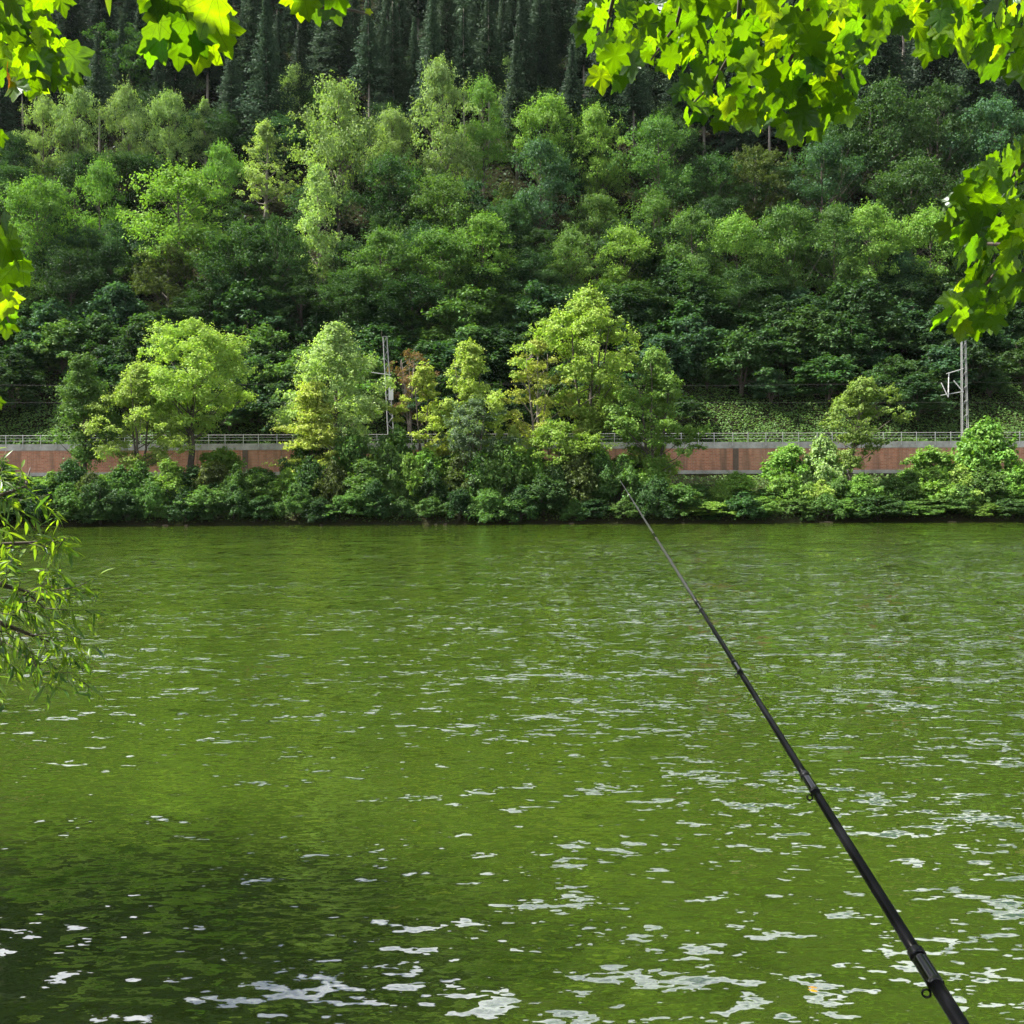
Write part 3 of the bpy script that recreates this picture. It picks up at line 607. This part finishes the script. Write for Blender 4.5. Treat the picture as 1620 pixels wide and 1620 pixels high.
for px, top, w, Y, tone, lab in [
    (1562, 664, 112, 101, 'fresh', 'large fresh green ivy-covered shrub at the foot of the mast with bracket arms'),
    (1606, 735, 90, 97.5, 'fresh', 'fresh green rounded shrub at the right edge, in front of the big ivy shrub'),
    (1470, 704, 90, 101, 'fresh', 'low fresh green shrub between the leaning tree and the big ivy shrub'),
    (1250, 700, 90, 102, 'fresh', 'climbing fresh green shrub covering the wall left of the leaning tree'),
    (1300, 690, 80, 101, 'silver', 'silvery shrub twined round the foot of the leaning tree'),
    (1165, 742, 60, 98, 'fresh', 'upright fresh green shrub topping the wall ledge in the open stretch'),
    (350, 705, 80, 102, 'fresh', 'arching green shrub before the wall right of the round maple trunk'),
    (410, 735, 90, 98, 'mid', 'mid-green shrub in the gap between round maple and conical tree'),
    (640, 715, 110, 99, 'fresh', 'fresh green shrub at the foot of the slender mast'),
    (560, 735, 100, 98, 'deep', 'deep green shrub at the foot of the conical tree'),
    (690, 690, 60, 100, 'yellow', 'small yellowing shrub with an orange tinge below the thin yellow tree'),
    (800, 700, 90, 99, 'fresh', 'fresh green shrub between lime tree and thinning yellow tree'),
    (60, 752, 90, 97, 'fresh', 'fresh green shrub near the left edge of the far bank'),
    (170, 745, 70, 98, 'fresh', 'light green shrub at the foot of the dark columnar tree'),
]: bush(px, top + 6, w * 1.3, Y, tone, i, lab); i += 1
# stones along the waterline
def stone_mesh(seed):
    q = np.random.default_rng(seed); a = np.linspace(0, 6.283, 8)[:-1]; V = []
    for z, k in ((-0.3, 0.9), (0.05, 1.0), (0.35, 0.62)): V += [(math.cos(t) * k * q.uniform(0.75, 1.15), math.sin(t) * k * q.uniform(0.7, 1.1) * 0.8, z * q.uniform(0.8, 1.2)) for t in a]
    V.append((0, 0, 0.45)); Q = [(l * 7 + j, l * 7 + (j + 1) % 7, (l + 1) * 7 + (j + 1) % 7, (l + 1) * 7 + j) for l in range(2) for j in range(7)]
    return mesh('bank_stone', np.array(V), [np.array(Q), np.array([(14 + j, 14 + (j + 1) % 7, 21) for j in range(7)])], M['dark_wall'])
SM = [stone_mesh(q) for q in range(4)]
for q, px in enumerate((110, 268, 301, 512, 690, 706, 905, 1080, 1305, 1318, 1520)):
    x = at(px, 828, 92).x; yy = float(shore(np.array(x))) - rng.uniform(0.0, 0.3); o = obj('bank_stone', SM[q % 4], None, (x, yy, 0.03)); o.scale = (rng.uniform(0.2, 0.5), 0.2, rng.uniform(0.10, 0.22)); o.rotation_euler.z = rng.uniform(0, 6)
    tag(o, None, 'stone', 'stones along the far waterline'); pending.append((o, 'grey-brown stone at the far waterline ' + land(px).replace('above', 'below'), px))
# brown, nearly leafless shrub behind the railway
b = hill_hit(648, 690); k = b.y / F
pr = broadleaf('drybush', 333, 130 * k, 85 * k, 0.2, 'round', 70, 2600, 0.12, 0.8, (0.14, 0.24), stems=7, trunk_r=0.16, bark='bark_pale')
plant(pr, 'dry_shrub', b, 'brown withered shrub right of the slender lattice mast', 'shrub', None, 1.0, 0, (0.16, 0.11, 0.05))

# unique labels
import collections
by = collections.defaultdict(list)
for rt, lab, px in pending: by[lab].append((px, rt))
ORD = ['leftmost', 'second', 'third', 'fourth', 'fifth', 'sixth', 'seventh', 'eighth', 'ninth', 'tenth', 'eleventh', 'twelfth']
for lab, L in by.items():
    if L[0][0] is None or len(L) == 1:
        for px, rt in L: rt['label'] = lab
    else:
        L.sort(key=lambda a: a[0])
        for q, (px, rt) in enumerate(L): rt['label'] = lab + (', leftmost' if q == 0 else (', rightmost' if q == len(L) - 1 else f', {ORD[q]} from left'))

# ---- ground cover: uncountable
def cover(name, label, pts, N, s, col, seed, cat='undergrowth'):
    r = np.random.default_rng(seed); V, Q = leaf_cards(pts, N, s * r.uniform(0.5, 1.3, len(pts)), r)
    o = obj(name, mesh(name, V, [Q], M['leaf'], np.clip(r.normal(0.5, 0.25, len(pts)), 0, 1))); o.color = (*col, 1); tag(o, label, cat, kind='stuff'); return o
r = np.random.default_rng(5)
n = 150000; x = r.uniform(-85, 85, n); y = 119.8 + 24 * r.uniform(0, 1, n) ** 1.4; lay = 0.5 + 0.5 * np.sin(x * 0.9) * np.sin(y * 1.3)
cover('ground_cover', 'low bramble and grass cover on the slope behind the railway', np.stack([x, y, hill_z(x, y) + 0.05 + 0.7 * lay * r.uniform(0, 1, n)], 1), np.stack([r.normal(0, .5, n), r.normal(-.4, .5, n), np.ones(n)], 1), 0.15, (0.075, 0.140, 0.036), 1)
n = 80000; x = r.uniform(-150, 150, n); y = 146 + 170 * r.uniform(0, 1, n); 
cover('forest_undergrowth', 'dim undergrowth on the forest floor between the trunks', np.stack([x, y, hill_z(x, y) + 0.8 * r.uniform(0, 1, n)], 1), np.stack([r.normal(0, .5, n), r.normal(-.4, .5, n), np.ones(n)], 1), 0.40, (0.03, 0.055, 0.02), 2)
n = 60000; x = r.uniform(-60, 60, n); d = 0.1 + 14 * r.uniform(0, 1, n) ** 1.3; y = shore(x) + d
cover('bank_undergrowth', 'tangled low plants covering the far riverbank', np.stack([x, y, far_bank_z(x, y) + 0.9 * r.uniform(0, 1, n) ** 1.5], 1), np.stack([r.normal(0, .5, n), r.normal(-.5, .5, n), np.ones(n)], 1), 0.12, (0.07, 0.115, 0.03), 3)

# ------------------------------------------------------------------ foreground: maples and willow
OUT = [(0, 0), (0.10, -0.05), (0.24, -0.12), (0.30, -0.02), (0.47, 0.02), (0.45, 0.13), (0.42, 0.23), (0.52, 0.31), (0.58, 0.44), (0.66, 0.60), (0.52, 0.62), (0.44, 0.66), (0.34, 0.60), (0.30, 0.74), (0.17, 0.80), (0.13, 0.93), (0, 1.08)]
def maple_leaf_mesh(name, curl, cup, twist, seed):
    r = np.random.default_rng(seed); half = np.array(OUT); half = half + r.normal(0, 0.012, half.shape) * (half[:, :1] > 0.01)
    other = (half[1:-1][::-1]) * np.array([-1, 1]); outl = np.concatenate([half, other]); n = len(outl)
    mid = np.array([[0, 0.22], [0, 0.5], [0, 0.8]])
    pts = np.concatenate([outl, outl * 0.55 + np.array([0, 0.18]), [[0, 0.36]]]); X, Y = pts[:, 0], pts[:, 1]
    Z = cup * np.abs(X) ** 1.2 - curl * (Y - 0.2) ** 2 - curl * 0.6 * X ** 2 + twist * X * Y + 0.02 * np.sin(X * 14 + Y * 9)
    Z[n:2 * n] += 0.015 * np.cos(np.arange(n) * 1.9)
    Q = [(i, (i + 1) % n, n + (i + 1) % n, n + i) for i in range(n)]; T = [(n + i, n + (i + 1) % n, 2 * n) for i in range(n)]
    # petiole, part of the leaf
    V = np.stack([X, Y, Z], 1); mb = MB(); mb.add(V, Q, T); mb.tube([(0, 0.02, Z[0]), (0, -0.35, Z[0] + 0.05), (0, -0.7, Z[0] + 0.16)], [0.012, 0.010, 0.012], 3, cap=False)
    return mb.mesh(name, M['maple'], smooth=True)
ML = [maple_leaf_mesh('maple_leaf%d' % i, (0.10, 0.22, 0.32, 0.16, 0.05)[i], (0.10, 0.02, 0.16, -0.05, 0.22)[i], (0.0, 0.1, -0.12, 0.15, -0.05)[i], i) for i in range(5)]
def in_poly(p, poly):
    c = False; j = len(poly) - 1
    for i in range(len(poly)):
        (xi, yi), (xj, yj) = poly[i], poly[j]
        if (yi > p[1]) != (yj > p[1]) and p[0] < (xj - xi) * (p[1] - yi) / (yj - yi) + xi: c = not c
        j = i
    return c
def poly_points(poly, n, r, mind):
    xs = [p[0] for p in poly]; ys_ = [p[1] for p in poly]; out = []; tries = 0
    while len(out) < n and tries < 20000:
        tries += 1; p = (r.uniform(min(xs), max(xs)), r.uniform(min(ys_), max(ys_)))
        if in_poly(p, poly) and all((p[0]-q[0])**2 + (p[1]-q[1])**2 > mind * mind for q in out): out.append(p)
        if tries % 3000 == 0: mind *= 0.8
    return out
LEAFCOL = [(0.080, 0.140, 0.012), (0.050, 0.100, 0.010), (0.100, 0.155, 0.012), (0.034, 0.072, 0.010), (0.030, 0.062, 0.009)]  # darkest tones paint in the shade of leaves hanging above
def leaf_at(parent, P, size, r, color=None, tip=None, name='leaf'):
    o = obj(name, ML[int(r.integers(5))], parent)
    t = Vector(tip if tip is not None else (r.normal(-0.05, 0.45), r.normal(0.40, 0.35), -r.uniform(0.5, 1.0))).normalized()
    nrm = Vector((r.normal(-0.25, 0.45), r.normal(0.45, 0.45), 0.8)); nrm = (nrm - t * nrm.dot(t)).normalized()
    xx = t.cross(nrm).normalized(); m = Matrix((xx, t, nrm)).transposed().to_4x4()
    o.matrix_world = Matrix.Translation(P) @ m @ Matrix.Scale(size, 4)
    c = color or np.array(LEAFCOL[int(r.integers(5))]) * r.uniform(0.85, 1.15); o.color = (*c, 1)
    return o
def branch(tree, pts, r0, r1, label=None):
    mb = MB(); P = [Vector(p) for p in pts]; Q = []
    for i in range(len(P) - 1):
        for k in range(4): Q.append(P[i].lerp(P[i + 1], k / 4))
    Q.append(P[-1]); n = len(Q)
    mb.tube(Q, [r0 + (r1 - r0) * (k / (n - 1)) for k in range(n)], 6)
    o = obj('branch', mb.mesh('branch', M['twig'], smooth=True), tree)
    return o
def clear_of_view(P, margin=0.25):
    """true when a point lies outside the camera's field (used to keep the crown above and beside it as in the photograph)"""
    q = CM.inverted() @ P
    return q.z > -0.2 or abs(q.x / -q.z) > 0.488 + margin / -q.z or abs(q.y / -q.z) > 0.488 + margin / -q.z

def join_maple(ms, parent):
    V, Q, T = [], [], []; me = ML[0]; base = np.array([v.co[:] + (1,) for v in me.vertices]); q4 = np.array([p.vertices[:] for p in me.polygons if len(p.vertices) == 4]); q3 = np.array([p.vertices[:] for p in me.polygons if len(p.vertices) == 3])
    for k, m in enumerate(ms): V.append((np.array(m) @ base.T).T[:, :3]); Q.append(q4 + k * len(base)); T.append(q3 + k * len(base))
    o = obj('more_leaves', mesh('more_leaves', np.concatenate(V), [np.concatenate(Q), np.concatenate(T)], M['maple'], smooth=True), parent); o.color = (0.040, 0.082, 0.009, 1); o['kind'] = 'stuff'
def maple(label, base, lean_to, H, seed, sprays, crown_c, crown_r, ncrown):
    r = np.random.default_rng(seed); gz = float(near_z(np.array(base[0]), np.array(base[1])))
    tree = tag(empty('maple_tree', (0, 0, 0)), label, 'tree', 'maples on the near bank')
    B = Vector((base[0], base[1], gz - 0.3)); T = Vector(lean_to)
    mb = MB(); ks = [k / 7 for k in range(8)]; tp = [B.lerp(T, k) + Vector((0.08 * math.sin(k * 5), 0.06 * math.cos(k * 4), 0)) for k in ks]
    mb.tube(tp, [0.30 * (1.3 - k) ** 0.8 if k > 0 else 0.42 for k in ks], 12); obj('trunk', mb.mesh('trunk', M['bark'], smooth=True), tree)
    extra_m = []; count = 0
    for sp_ in sprays:
        start = at(*sp_['twigs'][0][0], sp_['d']) 
        anchor = B.lerp(T, sp_.get('k', 0.6)); up = start + Vector((0.1 * r.normal(), -0.7, 0.55))
        limb = branch(tree, [anchor, anchor.lerp(up, 0.5) + Vector((0, 0, 0.35)), up, start], 0.055, 0.012)
        ends = []
        for tw in sp_['twigs']:
            pts = [at(px, py, sp_['d'] + 0.12 * q) for q, (px, py) in enumerate(tw)]
            mbq = MB(); mbq.tube(pts, [0.008 - 0.005 * q / (len(pts) - 1) for q in range(len(pts))], 5); obj('twig', mbq.mesh('twig', M['twig'], smooth=True), limb)
        for (px, py) in poly_points(sp_['poly'], sp_['n'], r, sp_.get('gap', 22)):
            P = at(px, py - 14, sp_['d'] + r.uniform(-0.35, 0.55)); lf = leaf_at(limb, P, sp_.get('size', 0.10) * r.uniform(0.65, 1.2), r); count += 1
            if count % 3 == 0 and sp_['n'] > 70: extra_m.append(lf.matrix_world.copy()); bpy.data.objects.remove(lf)
        for (px, py, dd, sz, colr, tip) in sp_.get('extra', []): leaf_at(limb, at(px, py, dd), sz, r, colr, tip)
    # the rest of the crown, above and behind the view
    if extra_m: join_maple(extra_m, tree)
    V, Q, n0 = [], [], 0; base_l = np.array(OUT); outl = np.concatenate([base_l[::2], (base_l[2:-1:2][::-1]) * np.array([-1, 1])])
    Pn = []
    while len(Pn) < ncrown:
        p = Vector(crown_c) + Vector(tuple(unit(r.normal(size=3)) * r.uniform(0.35, 1) ** 0.5 * np.array(crown_r)))
        if clear_of_view(p): Pn.append(p)
    m = len(outl); tris = []
    for p in Pn:
        t = unit(np.array([r.normal(0, .5), r.normal(0.2, .5), -r.uniform(0.2, 1)])); nn = np.array([r.normal(0, .4), r.normal(0, .4), 1.0]); nn = unit(nn - t * nn.dot(t)); xx = np.cross(t, nn)
        s_ = 0.13 * r.uniform(0.7, 1.2); V.append(np.array(p) + (outl[:, :1] * xx + outl[:, 1:] * t) * s_); V.append((np.array(p) + t * 0.35 * s_ - nn * 0.04 * s_)[None])
        tris.append(np.array([(n0 + q, n0 + (q + 1) % m, n0 + m) for q in range(m)])); n0 += m + 1
    o = obj('crown', mesh('crown', np.concatenate(V), [np.concatenate(tris)], M['maple']), tree); o.color = (0.07, 0.13, 0.012, 1); o['kind'] = 'stuff'
    mb = MB()
    for q in range(26):
        p = Pn[q * (len(Pn) // 26)]; a = B.lerp(T, r.uniform(0.45, 0.95))
        mdl = a.lerp(p, 0.5) + Vector((0, 0, 0.3))
        if clear_of_view(mdl): mb.tube([a, mdl, p], [0.05, 0.03, 0.006], 5, cap=False)
    obj('limbs', mb.mesh('limbs', M['bark'], smooth=True), tree)
    return tree

OR = (0.30, 0.085, 0.012)
maple('large maple whose leafy boughs hang into the top right of the view', (4.6, -0.6), (4.0, 0.3, 8.5), 8.5, 3, [
    dict(d=3.0, n=235, size=0.068, gap=14, k=0.55, poly=[(922, 0), (920, 50), (948, 120), (985, 135), (1010, 105), (1060, 115), (1075, 180), (1130, 205), (1180, 190), (1270, 222), (1300, 200), (1335, 195), (1345, 150), (1385, 100), (1405, 40), (1410, 0)],
         twigs=[[(1276, -60), (1279, 45), (1300, 80), (1312, 105)], [(1279, 45), (1250, 95), (1228, 150)], [(1300, 80), (1330, 120), (1325, 165)], [(1095, -60), (1070, 40), (1030, 95)], [(1175, -60), (1165, 70), (1130, 130), (1095, 165)], [(985, -60), (965, 20), (955, 80)]]),
    dict(d=3.2, n=66, size=0.074, gap=15, k=0.6, poly=[(1405, -5), (1412, 30), (1450, 66), (1470, 85), (1500, 70), (1535, 95), (1580, 112), (1625, 118), (1625, -5)],
         twigs=[[(1500, -70), (1480, 10), (1470, 60)], [(1600, -70), (1590, 20), (1560, 90)]]),
    dict(d=2.9, n=104, size=0.066, gap=13, k=0.5, poly=[(1625, 225), (1570, 255), (1510, 320), (1495, 350), (1530, 395), (1550, 425), (1510, 462), (1500, 515), (1555, 535), (1600, 490), (1625, 470)],
         twigs=[[(1690, 190), (1610, 270), (1560, 320)], [(1690, 300), (1610, 390), (1560, 450), (1525, 500)], [(1610, 390), (1560, 385), (1520, 360)]]),
], (2.9, 1.3, 6.3), (4.4, 3.2, 2.4), 2900)
maple('maple on the near bank whose leaves dip into the top left of the view', (-4.8, -1.2), (-4.0, -0.2, 8.0), 8, 4, [
    dict(d=3.1, n=62, size=0.070, gap=15, k=0.5, poly=[(0, 0), (95, 0), (62, 25), (88, 60), (118, 110), (100, 132), (55, 140), (0, 135)],
         twigs=[[(-60, -40), (18, 40), (36, 90), (40, 135)], [(18, 40), (60, 60), (95, 95)]], extra=[(12, 118, 3.0, 0.05, OR, (0.1, 0.2, -1))]),
    dict(d=2.5, n=22, size=0.082, gap=20, k=0.55, poly=[(236, 0), (345, 0), (350, 40), (362, 66), (300, 88), (246, 80), (240, 50)], twigs=[[(262, -70), (280, 10), (325, 45), (345, 60)], [(280, 10), (284, 60)]]),
    dict(d=2.9, n=8, size=0.085, gap=10, k=0.6, poly=[(468, -12), (538, -12), (528, 10), (480, 12)], twigs=[[(470, -60), (500, 10), (560, 17), (588, 24)]], extra=[(582, 14, 3.2, 0.022, (0.14, 0.17, 0.012), (0.3, 0, -1))]),
    dict(d=2.9, n=9, size=0.085, gap=12, k=0.45, poly=[(-5, 350), (22, 375), (36, 425), (18, 445), (-5, 440)], twigs=[[(-60, 340), (0, 385), (25, 420)]]),
    dict(d=3.2, n=9, size=0.07, gap=8, k=0.45, poly=[(-5, 465), (20, 480), (18, 520), (-5, 520)], twigs=[[(-60, 440), (0, 480), (15, 510)]], extra=[(-6, 205, 3.1, 0.05, None, None), (-8, 628, 3.1, 0.04, None, None)]),
], (-3.6, 0.8, 6.6), (3.8, 3.2, 2.4), 2100)

# willow at the left
def lance_mesh(name, bend, seed):
    ys_ = np.array([0, 0.12, 0.35, 0.6, 0.85, 1.0]); hw = np.array([0.0, 0.055, 0.095, 0.085, 0.04, 0.0]); V = []
    for y, w in zip(ys_, hw): V += [(-w, y, w * 0.35 - bend * y * y), (0, y, -bend * y * y), (w, y, w * 0.35 - bend * y * y)]
    Q = []
    for i in range(5):
        for j in range(2): Q.append((i*3+j, i*3+j+1, (i+1)*3+j+1, (i+1)*3+j))
    return mesh(name, np.array(V), [Q], M['willow'], smooth=True)
WL = [lance_mesh('willow_leaf%d' % i, (0.05, 0.18, 0.3)[i], i) for i in range(3)]
r = np.random.default_rng(12)
wt = tag(empty('willow_tree'), 'narrow-leaved willow leaning over the water at the left edge', 'tree')
TB = Vector((-5.4, 5.0, float(near_z(np.array(-5.4), np.array(5.0))) - 0.3)); TT = Vector((-5.9, 6.4, 7.5))
mb = MB(); mb.tube([TB.lerp(TT, k / 6) + Vector((0.1 * math.sin(k), 0.08 * math.cos(k * 1.7), 0)) for k in range(7)], [0.26, 0.2, 0.18, 0.15, 0.12, 0.08, 0.04], 10); obj('trunk', mb.mesh('trunk', M['bark'], smooth=True), wt)
willow_leaves = []   # (position, tip direction, size)
def willow_twig(limb, pts, n, drop=0.5, size=0.098):
    mbq = MB(); mbq.tube(pts, [0.0026 - 0.0016 * q / (len(pts) - 1) for q in range(len(pts))], 4); obj('twig', mbq.mesh('twig', M['twig'], smooth=True), limb)
    P = [Vector(p) for p in pts]
    for q in range(n):
        u = (q + r.uniform(0, 1)) / n * (len(P) - 1); a, f = int(u), u - int(u); p = P[a].lerp(P[a + 1], f); dr = (P[a + 1] - P[a]).normalized()
        side = Vector((r.normal(), r.normal(), r.normal() * 0.6)); tip = (dr * 0.7 + side * 0.75 + Vector((0, 0, -drop))).normalized()
        willow_leaves.append((limb, p, tip, size * r.uniform(0.55, 1.15)))
limb_specs = [  # anchor fraction, pixel path, depth
    (0.42, [(-120, 800), (-20, 790), (40, 770), (48, 740)], 5.2, [((40, 770), (70, 800), (92, 822)), ((0, 785), (20, 800), (45, 826)), ((10, 790), (32, 760), (34, 738)), ((-15, 800), (10, 830), (14, 850)), ((0, 790), (-4, 760), (4, 740))]),
    (0.40, [(-120, 860), (-10, 862), (60, 858), (105, 852)], 5.3, [((60, 858), (90, 850), (118, 848)), ((60, 858), (84, 872), (86, 890)), ((20, 862), (10, 880), (4, 892)), ((80, 856), (100, 862), (112, 872))]),
    (0.36, [(-120, 900), (0, 925), (40, 935), (70, 962)], 5.0, [((40, 935), (70, 925), (88, 912)), ((40, 935), (100, 940), (148, 936)), ((70, 962), (120, 966), (168, 965)), ((55, 950), (70, 980), (120, 990)), ((0, 925), (15, 905), (20, 880)), ((20, 930), (40, 960), (60, 990)), ((60, 905), (75, 900), (95, 905))]),
    (0.33, [(-120, 960), (0, 985), (50, 1005), (90, 1020)], 4.9, [((50, 1005), (90, 1000), (130, 1010)), ((90, 1020), (110, 1035), (120, 1050)), ((30, 1000), (40, 1040), (62, 1085)), ((0, 985), (10, 1040), (25, 1080)), ((70, 1015), (80, 1050), (84, 1100)), ((10, 1000), (60, 1040), (110, 1070), (152, 1088)), ((-10, 1000), (-5, 1070), (2, 1120)), ((0, 970), (30, 975), (70, 985)), ((-20, 960), (10, 955), (40, 965))]),
]
for kf, path, dep, twigs in limb_specs:
    a = TB.lerp(TT, kf); limb = branch(wt, [a] + [at(px, py, dep + 0.1 * q) for q, (px, py) in enumerate(path)], 0.022, 0.003)
    for tw in twigs:
        for rep in range(2):
            pts = [at(px + (r.normal(0, 15) if rep else 0), py + (r.normal(0, 17) if rep else 0), dep + 0.12 * q + r.uniform(-0.25, 0.3) * (rep > 0)) for q, (px, py) in enumerate(tw)]
            willow_twig(limb, pts, 14, drop=0.35 if dep > 5.1 else 0.6)
r.shuffle(willow_leaves)
WC = [(0.11, 0.19, 0.03), (0.08, 0.15, 0.03), (0.15, 0.22, 0.03), (0.06, 0.115, 0.03)]
rest = []
for q, (limb, p, tip, sz) in enumerate(willow_leaves):
    nrm = Vector((r.normal(0, .6), r.normal(0, .6), 1.0)); nrm = (nrm - tip * nrm.dot(tip)).normalized(); xx = tip.cross(nrm).normalized()
    m = Matrix.Translation(p) @ Matrix((xx, tip, nrm)).transposed().to_4x4() @ Matrix.Scale(sz, 4)
    if q < 298:
        o = obj('leaf', WL[q % 3], limb); o.matrix_world = m; o.color = (*(np.array(WC[q % 4]) * r.uniform(0.85, 1.15)), 1)
    else: rest.append(m)
def join_leaves(ms, name, parent, col):
    base = np.array([v.co[:] + (1,) for v in WL[1].vertices]); fq = np.array([p.vertices[:] for p in WL[1].polygons]); V, Q = [], []
    for q, m in enumerate(ms): V.append((np.array(m) @ base.T).T[:, :3]); Q.append(fq + q * len(base))
    o = obj(name, mesh(name, np.concatenate(V), [np.concatenate(Q)], M['willow'], r.uniform(0, 1, len(ms) * len(fq)), smooth=True), parent); o.color = (*col, 1); o['kind'] = 'stuff'; return o
join_leaves(rest, 'small_leaves', wt, (0.14, 0.22, 0.03))
up = []; mbq = MB()
while len(up) < 8500:        # crown of the willow, standing left of the view
    p = Vector((-6.4, 7.5, 5.0)) + Vector(tuple(r.normal(size=3) * 0.62 * np.array((2.2, 1.9, 2.2))))
    if not clear_of_view(p, 0.15) or p.z < 0.6: continue
    tip = Vector((r.normal(0, .5), r.normal(0, .5), -0.8)).normalized(); nrm = Vector((r.normal(0, .6), r.normal(0, .6), 1.0)); nrm = (nrm - tip * nrm.dot(tip)).normalized()
    up.append(Matrix.Translation(p) @ Matrix((tip.cross(nrm).normalized(), tip, nrm)).transposed().to_4x4() @ Matrix.Scale(0.30 * r.uniform(0.7, 1.2), 4))
    if len(up) % 300 == 0: a = TB.lerp(TT, r.uniform(0.4, 0.95)); mbq.tube([a, a.lerp(p, 0.5) + Vector((-0.2, 0, 0.3)), p], [0.03, 0.018, 0.004], 5, cap=False)
join_leaves(up, 'crown', wt, (0.08, 0.13, 0.02)); obj('limbs', mbq.mesh('limbs', M['bark'], smooth=True), wt)

# ------------------------------------------------------------------ fishing rod
P0, P1 = at(1521, 1622, 1.17), at(981, 760, 4.3); ax = (P1 - P0); L = ax.length; ax.normalize()
rod = tag(empty('fishing_rod', (0, 0, 0)), 'black telescopic fishing rod with line guides reaching out over the water', 'fishing rod')
def on(px):
    """distance along the rod of the place seen at that column"""
    best = min(range(0, 2001), key=lambda q: abs((lambda c: 810 + F * c.x / -c.z)(CM.inverted() @ (P0 + ax * (L * q / 2000))) - px)); return L * best / 2000
def rp(s): return P0 + ax * s
def seg(nm, s0, s1, r0, r1, mat, n=14):
    mb = MB(); mb.tube([rp(s0 + (s1 - s0) * k / 8) for k in range(9)], [r0 + (r1 - r0) * k / 8 for k in range(9)], n); return obj(nm, mb.mesh(nm, M[mat], smooth=True), rod)
j1, j2, j3, j4, j5 = on(1466), on(1282), on(1166), on(1106), on(1036)
seg('rod_section', -0.55, j1, 0.0098, 0.0088, 'carbon'); seg('rod_section', j1, j2, 0.0080, 0.0070, 'carbon'); seg('rod_section', j2, j3, 0.0063, 0.0054, 'carbon')
seg('rod_section', j3, j4, 0.0050, 0.0045, 'carbon'); seg('rod_section', j4, j5, 0.0042, 0.0036, 'rod_tip'); seg('rod_section', j5, L - 0.30, 0.0034, 0.0024, 'rod_tip'); seg('rod_tip', L - 0.30, L, 0.0024, 0.0012, 'rod_tip')
down = (Vector((0, 0, -1)) - ax * Vector((0, 0, -1)).dot(ax)).normalized(); lat = ax.cross(down).normalized()
if lat.x > 0: lat = -lat
gd = (down * 0.75 + lat * 0.66).normalized()
for s_, rr, wr in ((j1, 0.0088, 0.0048), (j2, 0.0070, 0.0042), (j3, 0.0055, 0.0036), (j4, 0.0046, 0.0032), (j5, 0.0036, 0.0028)):
    seg('ferrule', s_ - 0.030, s_ + 0.022, rr * 1.16, rr * 1.10, 'carbon_wrap'); seg('ferrule', s_ + 0.024, s_ + 0.034, rr * 1.2, rr * 1.2, 'chrome')
    c = rp(s_ - 0.028) + gd * (rr + wr * 1.45); b1 = gd; b2 = ax.cross(gd).normalized() * 0.9 + ax * 0.35
    mb = MB(); mb.tube([c + (b1 * math.cos(a) + b2 * math.sin(a)) * wr for a in [k * math.pi / 10 for k in range(21)]], wr * 0.30, 6, cap=False); mb.tube([c - gd * wr, rp(s_ - 0.028)], wr * 0.35, 5)
    obj('line_guide', mb.mesh('line_guide', M['chrome'], smooth=True), rod)
seg('handle', -1.25, -0.55, 0.0135, 0.0125, 'cork'); seg('butt_cap', -1.29, -1.25, 0.0145, 0.0145, 'carbon_wrap')
q = rp(-0.62); gz = float(near_z(np.array(q.x), np.array(q.y)))
rr_ = tag(empty('rod_rest', (q.x, q.y, gz)), 'slim metal bank stick holding the fishing rod, below the picture edge', 'rod rest')
mb = MB(); mb.tube([(0, 0, -0.25), (0, 0, q.z - gz - 0.05)], 0.006, 8); obj('stick', mb.mesh('stick', M['steel']), rr_)
mb = MB(); mb.tube([(0.03 * math.cos(a), 0, q.z - gz + 0.012 + 0.03 * math.sin(a)) for a in [math.pi + k * math.pi / 10 for k in range(11)]], 0.005, 6); obj('fork', mb.mesh('fork', M['carbon']), rr_)

# a fallen leaf drifting on the water
p = at(1292, 1567, 5.0); d = ray(1292, 1567); t = -CH / d.z; p = Vector((0, 0, CH)) + d * t
o = obj('fallen_leaf', bpy.data.meshes.get(ML[1].name).copy(), None); o.location = (p.x, p.y, 0.016); o.scale = (0.022, 0.05, 0.03); o.rotation_euler = (0.03, 0.02, 1.2); o.color = (0.42, 0.20, 0.04, 1)
tag(o, 'orange fallen leaf drifting on the water left of the rod butt', 'leaf')

# ------------------------------------------------------------------ air
hz = NT('haze_air'); pv = hz.n('ShaderNodeVolumePrincipled'); pv.inputs['Color'].default_value = (0.80, 0.90, 1.0, 1); pv.inputs['Density'].default_value = 0.00002; pv.inputs['Anisotropy'].default_value = 0.2
hz.l(pv.outputs[0], hz.out.inputs['Volume'])
mb = MB(); mb.box((-290, -60, -3), (290, 370, 262)); tag(obj('haze', mb.mesh('haze', hz.m)), 'thin bluish haze filling the valley', 'haze', kind='stuff')
cy.volume_bounces = 0
